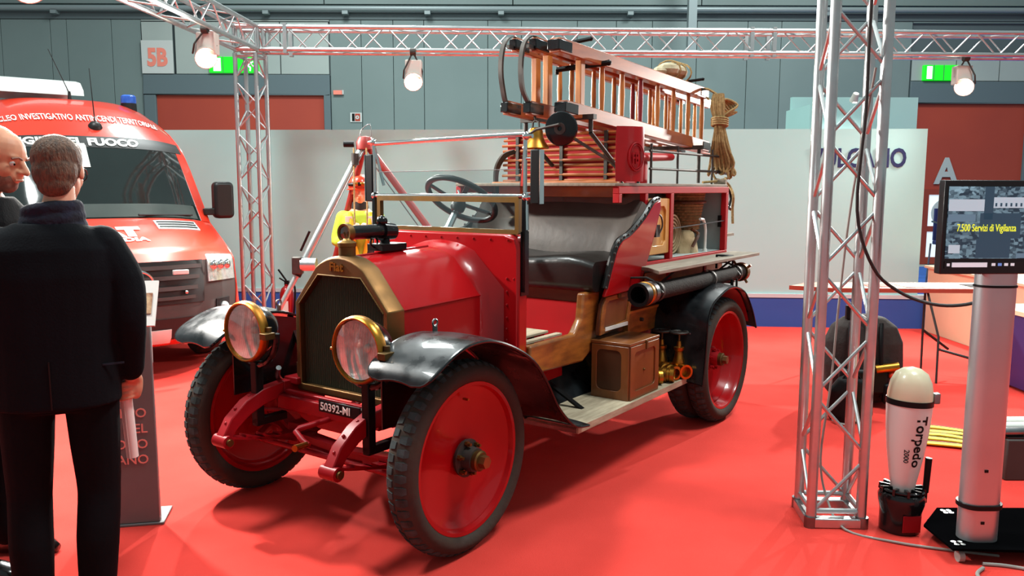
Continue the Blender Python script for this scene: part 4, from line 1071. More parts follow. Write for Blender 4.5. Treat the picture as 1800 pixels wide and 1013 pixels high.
# ---------------------------------------------------------------- inside the open locker
o = on_truck('wicker_basket', 'brown wicker basket hanging inside the open locker', 'basket', (-3.14, .38, 1.345))
rows = MB(); N_ = 14
for i in range(N_):
    z = .29 * i / (N_ - 1); r = .115 + .045 * i / (N_ - 1)
    pts = [(r * math.cos(t) + .004 * math.cos(24 * t + PI * i), r * math.sin(t) + .004 * math.sin(24 * t + PI * i), z) for t in [2 * PI * k / 48 for k in range(48)]]
    MB().tube(pts, .0125, 6, closed=True).build('woven_row', 'wicker', o)
MB().lathe([(.001, .0), (.11, .0), (.15, .28), (.14, .28), (.105, .015), (.001, .015)], (0, 0, 0), (0, 0, 1), 24).build('lining', 'wood_dark', o)
MB().tube([(.165 * math.cos(t), .165 * math.sin(t), .20) for t in [2 * PI * k / 32 for k in range(32)]], .012, 6, closed=True).build('dark_band', 'wood_dark', o)
o = on_truck('flat_hose_roll', 'rolled cream canvas hose standing inside the open locker', 'hose', (-2.72, .44, 1.17))
c = V(0, 0, .155)
pts = []
m = MB(); prev = []
for k in range(101):
    t = k / 100; a = 2 * PI * 4 * t; r = .05 + .105 * t
    pts.append(c + V(r * math.cos(a), 0, r * math.sin(a) * .98))
for k, p in enumerate(pts):
    rad_ = (p - c).normalized() * .006; prev.append([p + V(0, -.05, 0) + rad_, p + V(0, .05, 0) + rad_, p + V(0, .05, 0) - rad_, p + V(0, -.05, 0) - rad_])
m.loft(prev); m.build('coil', 'canvas', o, smooth=60)
o = on_truck('canvas_bundle', 'crumpled tan canvas bundle beside the rolled hose in the locker', 'bundle', (-2.97, .47, 1.17))
rows = []
random.seed(11)
for i in range(9):
    t = i / 8; z = .17 * math.sin(t * PI / 2); r = .12 * math.cos(t * PI / 2) ** .6 + .004
    rows.append([V(r * (1 + .13 * math.sin(5 * a + i * .8) + .05 * random.uniform(-1, 1)) * math.cos(a), .75 * r * (1 + .13 * math.sin(4 * a - i)) * math.sin(a), z) for a in [2 * PI * k / 20 for k in range(20)]])
MB().loft(rows).build('cloth', 'canvas', o, smooth=50)
MB().tube(smoothpts([(.05, .09, .05), (0, .11, .13), (-.05, .08, .15), (-.02, .05, .175)], 3), .012, 6).build('strap', 'wood_dark', o)
o = on_truck('white_bent_pipe', 'white bent pipe standing in the back of the locker', 'pipe', (-3.16, .56, 1.17))
MB().tube([(0, 0, 0), (0, 0, .16), (.015, 0, .21), (.05, 0, .245), (.11, 0, .25)], .011, 8).build('tube', 'white_plastic', o)
MB().cyl((0, 0, 0), (0, 0, .02), .017, n=10).build('foot', 'white_plastic', o)
bar('locker_wire', (-2.39, .62, 1.375), (-3.40, .62, 1.40), .004, 'steel', tk, 6)
MB().bx(-3.39, -3.36, .575, .60, 1.35, 1.44).build('locker_catch', 'black', tk)

# ================================================================ the modern red fire van on the left
mat('van_red', (.62, .036, .014), .3, coat=.5, var=(.56, .030, .012), vscale=1.5)
mat('van_plastic', '#3d3836', .6, var='#37322f', vscale=6, bump=.03)
mat('van_dark', '#141414', .45)
mat('van_glass', '#1c2423', .06, var='#141a19', vscale=1.2, coat=.6)
mat('beacon_blue', '#2a58b8', .2, var='#3d6fd0', vscale=20, coat=.5)
mat('letter_white', '#e6ece6', .5)
mat('dome_white', '#c9ceca', .35, var='#b9bfbb', vscale=4)
mat('van_dashboard', '#39423e', .35, var='#2b3330', vscale=3)
mat('amber', '#b5573a', .3)
VA = math.radians(-52.0); VL = V(-3.13, 6.8, 0)
vn = thing('fire_van', 'modern red fire service van with white lettering and dark grey bumper', 'van', VL, VA)
#      x      z     W    bow  drop
ST = [(-.10, .28, .84, .34, .00), (-.01, .34, .88, .34, .00), (.0, .52, .93, .34, .0), (-.02, .74, .955, .36, .0), (-.06, 1.01, .96, .38, .03),
      (-.16, 1.10, .96, .36, .06), (-.45, 1.22, .965, .30, .08), (-.86, 1.36, .97, .26, .07), (-1.02, 1.53, .95, .24, .05), (-1.30, 1.86, .92, .22, .05), (-1.48, 2.06, .90, .22, .05),
      (-1.56, 2.13, .895, .24, .06), (-1.78, 2.30, .885, .30, .10), (-2.05, 2.45, .885, .36, .15), (-2.45, 2.56, .89, .34, .16), (-3.2, 2.60, .90, .2, .14), (-5.4, 2.60, .90, 0, .12)]
def VS(t, s):
    """surface point of the van: t = station index (may be fractional), s = -1..1 across"""
    i = max(0, min(len(ST) - 2, int(t))); f = t - i
    a, b = ST[i], ST[i + 1]; q = [a[k] + (b[k] - a[k]) * f for k in range(5)]
    return V(q[0] - q[3] * abs(s) ** 2.6, q[2] * s, q[1] - q[4] * abs(s) ** 3.5)
def VN(t, s):
    e = .02
    d1 = VS(t + e, s) - VS(t - e, s); d2 = VS(t, min(1, s + e)) - VS(t, max(-1, s - e))
    return d2.cross(d1).normalized()
def patch(t0, t1, s0, s1, nt=8, ns=16, lift=0., th=.012):
    rows = []
    for i in range(nt + 1):
        t = t0 + (t1 - t0) * i / nt; rows.append([VS(t, s0 + (s1 - s0) * k / ns) + VN(t, s0 + (s1 - s0) * k / ns) * lift for k in range(ns + 1)])
    return MB().sheet(rows, -th)
patch(0, 4, -1, 1, 10, 24).build('bumper', 'van_plastic', vn, smooth=60)
patch(4, 7, -1, 1, 12, 24).build('bonnet', 'van_red', vn, smooth=60)
patch(7, 9.8, -.90, .90, 10, 24, th=.008).build('windscreen', 'van_glass', vn, smooth=60)
for s in (1, -1): patch(7, 9.8, s * .90, s * 1.0, 10, 3, .004).build('pillar', 'van_red', vn, smooth=60)
patch(9.8, 11, -.97, .97, 4, 24, .003).build('screen_band', 'van_dark', vn, smooth=60)
patch(9.8, 16, -1, 1, 24, 24, -.002).build('roof', 'van_red', vn, smooth=60)
for s in (1, -1):
    # flank: from the surface edge down to the sill
    rows = []
    for i in range(33):
        t = i / 2.; e = VS(t, s); rows.append([V(e.x, e.y, e.z), V(e.x, e.y + s * .02, max(.3, e.z - .25)), V(e.x, e.y + s * .03, .3 + (e.z - .3) * .35), V(e.x, e.y, .3)] if e.z > .6 else [e, e + V(0, 0, -.02), e + V(0, 0, -.03), e + V(0, 0, -.04)])
    MB().sheet(rows, .01).build('flank', 'van_red', vn, smooth=60)
    w_ = MB().lathe([(.20, -.11), (.31, -.11), (.34, -.08), (.345, 0), (.34, .08), (.31, .11), (.20, .11)], (-1.0, s * .82, .345), (0, 1, 0), 32).build('wheel', 'rubber', vn)
    MB().lathe([(.001, .07), (.20, .09), (.20, -.05), (.001, -.05)], (-1.0, s * .82, .345), (0, s, 0), 24).build('wheel_rim', 'steel', w_)
    w_ = MB().lathe([(.20, -.11), (.31, -.11), (.34, -.08), (.345, 0), (.34, .08), (.31, .11), (.20, .11)], (-4.3, s * .82, .345), (0, 1, 0), 32).build('wheel', 'rubber', vn)
    # head lamp
    h = patch(3.25, 4.45, s * .66, s * .97, 6, 8, .012).build('headlamp', 'reflector', vn, smooth=30)
    patch(3.25, 4.45, s * .66, s * .97, 6, 8, .022, .004).build('lamp_cover', 'lamp_glass', h, smooth=60)
    for q in (.72, .80, .88): MB().sphere(VS(3.8, s * q) + VN(3.8, s * q) * .0, .05, 12, 8).build('lamp_element', 'chrome', h)
    f = patch(1.9, 2.55, s * .74, s * .90, 4, 6, .010).build('fog_lamp', 'van_dark', vn, smooth=60)
    MB().sphere(VS(2.2, s * .83) + VN(2.2, s * .83) * .01, .045, 12, 8).build('fog_lens', 'reflector', f)
    patch(6.35, 6.75, s * .30, s * .72, 3, 10, .012).build('air_vent', 'van_grey', vn, smooth=60) if False else None
    v = patch(6.30, 6.80, s * .36, s * .78, 3, 10, .010).build('air_vent', 'dome_white', vn, smooth=60)
    for k in range(3): patch(6.38 + .14 * k, 6.44 + .14 * k, s * .38, s * .76, 1, 8, .016).build('vent_slot', 'van_dark', v)
    # mirror
    c = V(-1.16, s * 1.13, 1.50)
    m = MB().prism(rrect(-.10, .10, -.17, .20, .05, 4), lambda u, v_, w__: (c.x + w__ - .25 * abs(u) * 0, c.y + u, c.z + v_), -.07, .06).build('wing_mirror', 'van_dark', vn, bevel=.03)
    MB().beam((c.x, s * .93, 1.40), (c.x, s * 1.08, 1.40), .06, .07).build('mirror_arm', 'van_dark', m, bevel=.01)
    MB().tube([VS(7.02, s * .25) + VN(7, 0) * .03, VS(7.12, s * .8) + VN(7, 0) * .03], .010, 6).build('wiper', 'van_dark', vn)
# grille
g = patch(2.55, 4.0, -.60, .60, 8, 20, .012).build('grille', 'van_dark', vn, smooth=60)
for k in range(4):
    t = 2.72 + .34 * k; wd = .50 + .025 * k
    patch(t, t + .13, -wd, wd, 2, 18, .03, .012).build('grille_bar', 'van_plastic', g, smooth=60)
ring = []
for k in range(40):
    a = 2 * PI * k / 40; y = .115 * math.cos(a); z = .83 + .115 * math.sin(a); ring.append(V(.055, y, z))
st = MB().tube(ring, .012, 8, closed=True).build('star_badge', 'chrome', vn)
for k in range(3):
    a = PI / 2 + 2 * PI / 3 * k; u = V(0, math.cos(a), math.sin(a)); n_ = V(0, -math.sin(a), math.cos(a)); c = V(.055, 0, .83)
    MB().add([c + u * .112, c + n_ * .022 - u * .006, c - n_ * .022 - u * .006, c + V(.02, 0, 0), c - V(.01, 0, 0)], [(0, 1, 3), (0, 3, 2), (1, 2, 3), (0, 4, 1), (0, 2, 4), (1, 4, 2)]).build('star_arm', 'chrome', st)
MB().bx(.045, .075, .27, .40, .905, .945).build('grille_light', 'dome_white', vn, bevel=.006)
MB().sphere(VS(3.0, .42) + V(.03, 0, 0), .018, 8, 6).build('grille_camera', 'chrome', vn)
patch(1.05, 2.0, -.55, .55, 4, 14, .008).build('lower_intake', 'van_dark', vn, smooth=60)
p = patch(.7, 1.5, -.28, .28, 2, 6, .02).build('plate_holder', 'dome_white', vn)
patch(.02, .9, -.96, .96, 3, 24, .006).build('bumper_lip', 'van_red', vn, smooth=60)
# lettering follows the curved sheet metal
_arc = [0.]
for _k in range(1, 801): _arc.append(_arc[-1] + (VS(_k * .02, 0) - VS(_k * .02 - .02, 0)).length)
def t_adv(t0, v):
    s = _arc[int(t0 / .02)] + v; i = int(t0 / .02)
    while i < 799 and _arc[i + 1] < s: i += 1
    while i > 0 and _arc[i] > s: i -= 1
    return (i + (s - _arc[i]) / max(1e-6, _arc[i + 1] - _arc[i])) * .02
def vtext(name, body, u0, t0, size, rate, bold, sx, m='letter_white', align='CENTER'):
    def proj(p, cz):
        t = t_adv(t0, p.y * rate); i = max(0, min(len(ST) - 2, int(t))); W_ = ST[i][2]
        s = max(-.99, min(.99, p.x / W_)); return VS(t, s) + VN(t, s) * (.006 + (cz if cz > 0 else 0))
    return text(name, body, m, vn, (u0, 0, 0), (1, 0, 0), (0, 1, 0), size, .001, align, bold, sx, proj)
vtext('roof_lettering', 'NUCLEO INVESTIGATIVO ANTINCENDI TERRITORIALE', -.03, 11.95, .098, 1.75, .001, .64)
vtext('band_lettering', 'VIGILI DEL FUOCO', -.12, 9.90, .135, 1.05, .006, .98)
vtext('bonnet_lettering', 'NIAT', -.14, 5.98, .21, 1.3, .018, 1.25, align='CENTER')
vtext('bonnet_lettering', 'LOMBARDIA', -.15, 5.62, .10, 1., .004, 1.25)
# interior seen in the screen: dashboard shelf and white papers
patch(7.05, 7.75, -.86, .86, 2, 20, .006, .004).build('dash_shelf', 'van_dashboard', vn, smooth=60) if 'van_dashboard' in MATS else None
patch(8.9, 9.9, -.42, -.06, 2, 4, .006, .004).build('screen_sheet', 'dome_white', vn, smooth=60)
# roof equipment
o = MB()
o.loft([[V(-2.9 + a * .40, y, 2.60 + z) for a, z in ((-1, 0), (-.95, .08), (-.6, .17), (0, .19), (.6, .15), (.95, .06), (1, 0))] for y in (-.62, -.55, .10, .16)], close=False)
o.build('roof_dome', 'dome_white', vn, smooth=50)
b = MB().cyl((-2.6, .62, 2.44), (-2.6, .62, 2.56), .085, .08, 20).build('beacon_base', 'van_dark', vn)
MB().lathe([(.078, 0), (.08, .02), (.078, .075), (.06, .09), (.001, .092)], (-2.6, .62, 2.56), (0, 0, 1), 20).build('beacon', 'beacon_blue', b)
pa = VS(11.62, .10)
a = MB().lathe([(.001, .0), (.065, 0), (.05, .03), (.02, .05), (.001, .05)], pa, VN(11.62, .1), 16).build('aerial_base', 'van_dark', vn)
MB().cyl(pa + V(0, 0, .02), pa + V(-.03, -.02, .56), .006, .003, 6).build('aerial_rod', 'van_dark', a)
a = MB().cyl((-2.5, .02, 2.55), (-2.5, .02, 2.64), .02, .012, 10).build('aerial_base', 'van_dark', vn)
MB().cyl((-2.5, .02, 2.62), (-2.46, -.16, 3.05), .005, .003, 6).build('aerial_rod', 'van_dark', a)

# ================================================================ people
mat('skin', '#c98f72', .55, var='#bd8065', vscale=14, bump=.05, bscale=60)
mat('skin_pale', '#d79a7a', .5, var='#c78767', vscale=10, bump=.05, bscale=60)
mat('stubble', '#8d6553', .7, var='#6f4d40', vscale=60)
mat('hair_brown', '#6a4b37', .7, var='#3d2b20', vscale=30, vstretch=(3, 3, 1), bump=.7, bscale=60)
mat('coat_navy', '#0b0d12', .9, var='#080a0e', vscale=8, bump=.15, bscale=120, spec=.15)
mat('coat_dark', '#0d0e11', .9, var='#0a0b0d', vscale=8, bump=.15, bscale=120, spec=.15)
mat('trousers_dark', '#0d0d10', .9, var='#09090b', vscale=6, bump=.1, bscale=90, spec=.12)
mat('scarf_navy', '#0c0e18', .95, var='#12152a', vscale=20, bump=.4, bscale=60)
mat('paper', '#e3dcd6', .7)
mat('eye_white', '#d9d4cc', .3)
mat('shoe_black', '#0b0a0a', .25, coat=.3)
def limb(mb, pts, n=14):
    """rounded tapering limb through (point, radius) stations"""
    P = smoothpts([p for p, r in pts], 4); R = [r for p, r in pts]; rr = []
    for k in range(len(P)):
        f = k / 4; i = min(int(f), len(R) - 2); rr.append(R[i] + (R[i + 1] - R[i]) * (f - i))
    mb.tube(P, rr, n); mb.sphere(P[0], rr[0] * .99, n, 8); mb.sphere(P[-1], rr[-1] * .99, n, 8)
def rings(mb, st, n=28, yaw=0.):
    """stacked elliptical sections (z, half width, half depth, centre x, centre y)"""
    mb.loft([[V(cx + a * abs(math.cos(t)) ** .85 * (1 if math.cos(t) > 0 else -1), cy + b * abs(math.sin(t)) ** .9 * (1 if math.sin(t) > 0 else -1), z) for t in [2 * PI * k / n for k in range(n)]] for z, a, b, cx, cy in st])
def fused(mb, name, m, parent, voxel=.008, it=6, disp=0.):
    """melt overlapping closed shapes into one continuous skin"""
    o = mb.build(name, m, parent, smooth=180)
    r = o.modifiers.new('melt', 'REMESH'); r.mode = 'VOXEL'; r.voxel_size = voxel; r.use_smooth_shade = True
    s = o.modifiers.new('relax', 'SMOOTH'); s.iterations = it; s.factor = .5
    return o
def head_shapes(mb, c, M, k=1.):
    """skull, face, nose, ears; M turns the head, face looks to +y"""
    def q(x, y, z): return c + M @ (V(x, y, z) * k)
    def ell(p, r, e=None):
        t = MB().sphere((0, 0, 0), tuple(a * k for a in r), 18, 12); pc = q(*p)
        mb.add([pc + M @ V(v) for v in t.v], t.f)
    ell((0, -.018, .035), (.077, .097, .088)); ell((0, .012, .03), (.070, .085, .082)); ell((0, .03, -.035), (.058, .060, .070)); ell((0, .052, -.078), (.036, .034, .030))
    ell((0, .075, .028), (.052, .020, .016)); ell((0, .086, -.045), (.027, .016, .020)); ell((.04, .055, -.022), (.022, .026, .03)); ell((-.04, .055, -.022), (.022, .026, .03))
    limb(mb, [(q(0, .084, .02), .009 * k), (q(0, .104, -.004), .011 * k), (q(0, .116, -.022), .0125 * k)], 10)
    for s in (-1, 1):
        ell((s * .013, .098, -.024), (.010, .012, .008)); ell((s * .077, -.012, -.002), (.010, .022, .034))
    limb(mb, [(q(0, -.02, -.06), .052 * k), (q(0, -.03, -.16), .056 * k)], 14)
    return q
def hand_shapes(mb, wrist, M, curl=.6, k=1., side=1):
    """palm with five curled fingers; fingers run along -z, palm faces +x*side turned by M"""
    def q(x, y, z): return wrist + M @ (V(x * side, y, z) * k)
    rr = [V(p) for p in ()]
    mb.loft([[q(a * .5 * math.cos(t), b * math.sin(t), z) for t in [2 * PI * i / 12 for i in range(12)]] for z, a, b in ((.02, .052, .026), (-.02, .050, .034), (-.06, .048, .043), (-.085, .038, .043))])
    for i, (y, L) in enumerate(((.032, .072), (.011, .082), (-.011, .076), (-.031, .060))):
        a0 = curl * .6; p = V(0.0, y, -.08); pts = [(q(*p), .0098 * k)]
        for j, l in enumerate((.42, .33, .25)):
            a = a0 + curl * 1.1 * j; p = p + V(math.sin(a) * L * l, 0, -math.cos(a) * L * l); pts.append((q(*p), (.0092 - .0008 * j) * k))
        limb(mb, pts, 10)
    limb(mb, [(q(.008, .028, -.025), .0125 * k), (q(.026, .046, -.055), .011 * k), (q(.042, .040, -.083), .0095 * k)], 10)
def fist_round_roll(mb, wr):
    """right hand closed round an upright roll: palm on its outer side, four fingers across the front, thumb behind"""
    zc = .848; c = V(.2185 + .017 * (.955 - zc) / .4, .093, zc)
    limb(mb, [(wr, .027), (c + V(.036, -.006, .035), .028), (c + V(.036, -.004, .0), .027), (c + V(.034, -.004, -.026), .022)], 12)
    for k, (ln, r) in enumerate(((205, .0098), (225, .010), (215, .0096), (190, .0085))):
        z = .032 - .021 * k
        limb(mb, [(c + V(.034 * math.cos(math.radians(a)), .034 * math.sin(math.radians(a)), z - .004 * j), r * (1 - .06 * j)) for j, a in enumerate((-15, -60, -110, -ln + 45, -ln))], 10)
    limb(mb, [(c + V(.036, .016, .03), .0125), (c + V(.02, .036, .036), .0115), (c + V(-.012, .034, .030), .0095)], 10)
def person(label, loc, rz, H=1.0, coat='coat_navy'):
    o = thing('person', label, 'person', loc, rz); o.scale = (H, H, H)
    return o
RX = lambda a: Matrix.Rotation(a, 3, 'X')
RZm = lambda a: Matrix.Rotation(a, 3, 'Z')
RYm = lambda a: Matrix.Rotation(a, 3, 'Y')

def standing_man(label, loc, rz, H, head_c, head_M, arms, feet, coat, hk=1., coat_len=.83, lean=0.):
    o = person(label, loc, rz, H)
    body = MB()
    q = head_shapes(body, head_c, head_M, hk)
    rings(body, [(.86, .15, .10, 0, 0), (1.0, .16, .11, 0, 0), (1.2, .16, .11, 0, lean * .3), (1.40, .17, .10, 0, lean * .7), (1.47, .11, .08, 0, lean * .85), (1.52, .06, .06, 0, lean)])
    limb(body, [(V(0, lean * .9, 1.46), .058), (head_c + head_M @ V(0, -.02, -.10), .054)], 14)
    for s, (sh, el, wr, M, curl) in zip((1, -1), arms):
        limb(body, [(V(sh) - V(s * .035, 0, .02), .042), (V(el), .038), (V(wr), .029)], 12); (M(body, V(wr)) if callable(M) else hand_shapes(body, V(wr), M, curl, 1.0, -s))
    for s, (hip, kn, an) in zip((1, -1), feet):
        limb(body, [(V(hip), .08), (V(kn), .055), (V(an), .04)], 12)
    b = fused(body, 'body', 'skin' if hk == 1. else 'skin_pale', o, .0055, 4)
    # coat: trunk and sleeves in one cloth surface
    c = MB()
    L = lean
    rings(c, [(coat_len, .218, .160, 0, 0), (.92, .216, .160, 0, 0), (1.05, .216, .158, 0, L * .1), (1.18, .225, .158, 0, L * .3), (1.32, .238, .160, 0, L * .5), (1.42, .232, .145, 0, L * .7), (1.475, .185, .12, 0, L * .8), (1.515, .115, .095, 0, L * .9)])
    for s, (sh, el, wr, M, curl) in zip((1, -1), arms):
        limb(c, [(V(sh) + V(-s * .03, 0, -.01), .082), ((V(sh) + V(el)) / 2 + V(s * .012, 0, 0), .077), (V(el), .066), ((V(el) + V(wr)) / 2, .058), (V(wr) + (V(el) - V(wr)).normalized() * .035, .050)], 16)
    ct = fused(c, 'coat', coat, o, .0085, 5)
    # trousers
    t = MB()
    rings(t, [(.81, .155, .12, 0, 0), (.87, .17, .13, 0, 0), (.98, .16, .12, 0, 0)])
    for s, (hip, kn, an) in zip((1, -1), feet):
        limb(t, [(V(hip), .100), ((V(hip) + V(kn)) / 2, .090), (V(kn), .078), ((V(kn) + V(an)) / 2 + V(0, -.015, 0), .078), (V(an) + V(0, 0, .0), .068)], 16)
    fused(t, 'trousers', 'trousers_dark', o, .0085, 5)
    for s, (hip, kn, an) in zip((1, -1), feet):
        an = V(an); m = MB()
        m.loft([[V(an.x + a * math.cos(u), an.y + y, max(0, z0 + b * math.sin(u))) for u in [2 * PI * i / 16 for i in range(16)]] for y, a, b, z0 in ((-.085, .028, .035, .04), (-.06, .04, .05, .05), (0, .043, .055, .055), (.06, .045, .045, .045), (.12, .050, .034, .036), (.17, .046, .026, .028), (.20, .022, .016, .02))])
        m.build('shoe', 'shoe_black', o, smooth=60)
    return o, q, ct
# --- man in a navy coat seen from behind, rolled paper in his right hand
hc = V(.045, .035, 1.70); hM = RZm(math.radians(-9)) @ RX(math.radians(-10)) @ RYm(math.radians(-4))
arms1 = [((.205, 0, 1.435), (.256, -.03, 1.15), (.248, .05, .905), fist_round_roll, .95),
         ((-.205, 0, 1.435), (-.275, -.02, 1.17), (-.235, .12, .98), RX(math.radians(20)), .5)]
feet1 = [((.11, 0, .86), (.115, .02, .47), (.095, -.01, .10)), ((-.11, 0, .86), (-.125, .02, .47), (-.125, -.01, .10))]
man, q1, coat1 = standing_man('man in a dark navy coat seen from behind holding a rolled white paper', (-1.725, 3.05, 0), math.radians(20), 1.0, hc, hM, arms1, feet1, 'coat_navy')
hr = MB()
def ellp(mb, q, M, p, r, k=1.):
    t = MB().sphere((0, 0, 0), tuple(a * k for a in r), 22, 14); pc = q(*p); mb.add([pc + M @ V(v) for v in t.v], t.f)
ellp(hr, q1, hM, (0, -.028, .048), (.086, .098, .090)); ellp(hr, q1, hM, (0, -.055, -.005), (.078, .068, .085)); ellp(hr, q1, hM, (0, -.070, -.055), (.060, .042, .05))
ellp(hr, q1, hM, (0, .02, .085), (.072, .078, .048)); ellp(hr, q1, hM, (.062, -.022, .02), (.022, .04, .05)); ellp(hr, q1, hM, (-.062, -.022, .02), (.022, .04, .05))
h = fused(hr, 'hair', 'hair_brown', man, .005, 4)
for s in (-1, 1):
    MB().tube([q1(s * .082, -.02, .012), q1(s * .080, .04, .012), q1(s * .066, .098, .008)], .0028, 6).build('glasses_temple', 'black', man)
    MB().tube([q1(s * (.035 + .028 * math.cos(t)), .104, .002 + .02 * math.sin(t)) for t in [2 * PI * k / 18 for k in range(18)]], .0025, 6, closed=True).build('glasses_rim', 'black', man)
    MB().sphere(q1(s * .032, .084, .005), .011, 10, 8).build('eye', 'eye_white', man)
# scarf and collar
sc_ = MB()
for k in range(3):
    z = 1.50 + .032 * k; sc_.tube([V(.015 + (.092 - .006 * k) * math.cos(t), .012 + (.086 - .005 * k) * math.sin(t), z + .012 * math.sin(t + k)) for t in [2 * PI * i / 28 for i in range(28)]], .028, 10, closed=True)
fused(sc_, 'scarf', 'scarf_navy', man, .007, 4)
MB().tube([(0, -.158, .84), (0, -.162, 1.02)], .003, 6).build('coat_vent', 'black', man)
MB().bx(.135, .21, -.150, -.146, .985, .992, Matrix.Rotation(.25, 4, 'Z')).build('pocket_edge', 'scarf_navy', man)
# rolled paper held in the right hand
_mm = Matrix.Translation(V(-1.725, 3.05, 0)) @ Matrix.Rotation(math.radians(20), 4, 'Z')
ra, rb_ = _mm @ V(.215, .085, .955), _mm @ V(.232, .115, .555)
pr_ = thing('paper_roll', 'rolled white paper held in the right hand of the man in navy', 'paper', rb_)
wd = ra - rb_
sp = []
for k in range(41):
    a = 2 * PI * 2 * k / 40; r = .017 + .006 * k / 40; sp.append((r * math.cos(a), r * math.sin(a)))
u_, v_ = basis(wd)
m = MB(); m.sheet([[u_ * x + v_ * y + wd * f for x, y in sp] for f in (0, .5, 1)], .0012); m.build('sheet', 'paper', pr_, smooth=60)
# --- bald man at the left edge, looking down to the right
hc2 = V(0, .15, 1.66); hM2 = RX(math.radians(-14))
arms2 = [((.205, .02, 1.435), (.27, .0, 1.17), (.20, .20, 1.02), RX(math.radians(40)), .5), ((-.205, .02, 1.435), (-.27, .0, 1.17), (-.20, .20, 1.02), RX(math.radians(40)), .5)]
feet2 = [((.10, 0, .86), (.11, .03, .47), (.12, .0, .10)), ((-.10, 0, .86), (-.11, .03, .47), (-.12, .02, .10))]
man2, q2, c2 = standing_man('bald man in a dark jacket looking down beside the red van', (-2.29, 3.42, 0), math.radians(-90), 1.06, hc2, hM2, arms2, feet2, 'coat_dark', hk=1.08, lean=.10)
bd = MB()
ellp(bd, q2, hM2, (0, .028, -.050), (.0605, .064, .060), 1.06); ellp(bd, q2, hM2, (0, .055, -.080), (.040, .034, .031), 1.06)
fused(bd, 'stubble', 'stubble', man2, .005, 3)
for s in (-1, 1):
    e = MB().sphere(q2(s * .032, .0765, .004), .0115, 12, 8).build('eye', 'eye_white', man2)
    MB().sphere(q2(s * .033, .0865, .002), .0045, 8, 6).build('iris', 'black', e)
    MB().tube([q2(s * .014, .099, .022), q2(s * .034, .098, .029), q2(s * .054, .086, .022)], .0045, 6).build('eyebrow', 'stubble', man2)
MB().tube([q2(-.022, .092, -.054), q2(0, .101, -.053), q2(.022, .092, -.054)], .0055, 8).build('lips', 'skin', man2)

# ================================================================ stand furniture on the left
mat('totem_grey', '#6f6e6e', .5, .2, var='#676666', vscale=4)
mat('totem_letter', '#e58f84', .5)
mat('hivis', '#a9c634', .8, var='#98b52c', vscale=8)
mat('jacket_dark', '#2a2626', .9)
mat('helmet_red', '#c93a1c', .3, coat=.4)
mat('harness', '#e2b21f', .7)
mat('leg_red', '#8c2a24', .45)
mat('photo_warm', '#8a4a2c', .5, var='#d8b48a', vscale=30)
r = thing('info_totem', 'grey upright info totem with pink lettering beside the navy coat', 'sign stand', (-1.79, 3.86, 0), math.radians(12))
MB().prism([(-.01, .012), (.03, .012), (.012, 1.0), (-.012, 1.0)], lambda u, v, w_: (w_, u, v), -.25, .06).build('panel', 'totem_grey', r, bevel=.004)
MB().bx(-.27, .08, -.02, .20, 0, .012).build('foot_plate', 'totem_grey', r, bevel=.003)
for k, s_ in enumerate(('CORPO', 'VIGILI DEL', 'FUOCO', 'MILANO')):
    text('lettering', s_, 'totem_letter', r, (.025, -.0135, .545 - .077 * k), (1, 0, 0), (0, -.0, 1), .064, .001, 'RIGHT', .0006, 1.0)
MB().cyl((-.05, 0, .98), (-.05, .02, 1.12), .02, n=10).build('neck', 'totem_grey', r)
hd = MB().bx(-.17, .12, -.006, .006, -.12, .12, Matrix.Translation(V(-.02, -.03, 1.10)) @ Matrix.Rotation(math.radians(-35), 4, 'X')).build('sheet_holder', 'paper', r)
MB().bx(-.02, .10, -.012, -.007, -.06, .05, Matrix.Translation(V(-.02, -.03, 1.10)) @ Matrix.Rotation(math.radians(-35), 4, 'X')).build('printed_photo', 'photo_warm', hd)
MB().bx(.03, .055, .03, .04, .80, 1.06).build('leaflet', 'paper', r)
# ---------------------------------------------------------------- rescue tripod
AP = V(-1.42, 8.0, 2.10)
r = thing('rescue_tripod', 'tall rescue tripod with silver and red legs behind the engine', 'tripod', (AP.x, AP.y, 0))
for k, (fx, fy, m_) in enumerate(((-2.38, 7.3, 'aluminium'), (-2.08, 8.5, 'leg_red'), (.14, 7.58, 'leg_red'))):
    f = V(fx - AP.x, fy - AP.y, .03); a = V(0, 0, 2.08); d = (f - a).normalized(); a = a + d * .06
    lg = MB().cyl(a, a + (f - a) * .58, .034, n=12).build('leg', m_, r)
    MB().cyl(a + (f - a) * .5, f, .026, n=12).build('lower_tube', 'aluminium', lg)
    MB().cyl(a + (f - a) * .55, a + (f - a) * .60, .042, n=12).build('clamp', 'black', lg)
    MB().lathe([(.001, 0), (.06, 0), (.06, .02), (.03, .04), (.001, .04)], V(f.x, f.y, 0), (0, 0, 1), 14).build('foot', 'black', lg)
    if k == 0:
        c = a + (f - a) * .56
        MB().cyl(c + V(.02, -.06, .03), c + V(.16, -.06, .03), .06, n=16).build('winch_drum', 'aluminium', lg)
        MB().bx(c.x - .06, c.x + .03, c.y - .1, c.y + .0, c.z - .06, c.z + .10).build('winch_body', 'iron', lg, bevel=.01)
        MB().cyl(c + V(.03, -.1, .16), c + V(.12, -.12, .34), .012, n=8).build('winch_handle', 'black', lg)
        bar('cable', a + V(.03, -.03, 0), c + V(.09, -.06, .06), .005, 'steel', r, 6)
    if k == 2: bar('cable', a + V(-.03, -.04, -.05), a + (f - a) * .62 + V(-.05, -.03, -.05), .006, 'steel', r, 6)
MB().lathe([(.001, .08), (.06, .07), (.085, .02), (.085, -.05), (.001, -.06)], (0, 0, 2.06), (0, 0, 1), 18).build('head', 'leg_red', r, bevel=.004)
MB().tube(smoothpts([(-.05, 0, 2.12), (-.03, 0, 2.20), (.05, 0, 2.25), (.06, 0, 2.13)], 4), .004, 6).build('head_loop', 'steel', r)
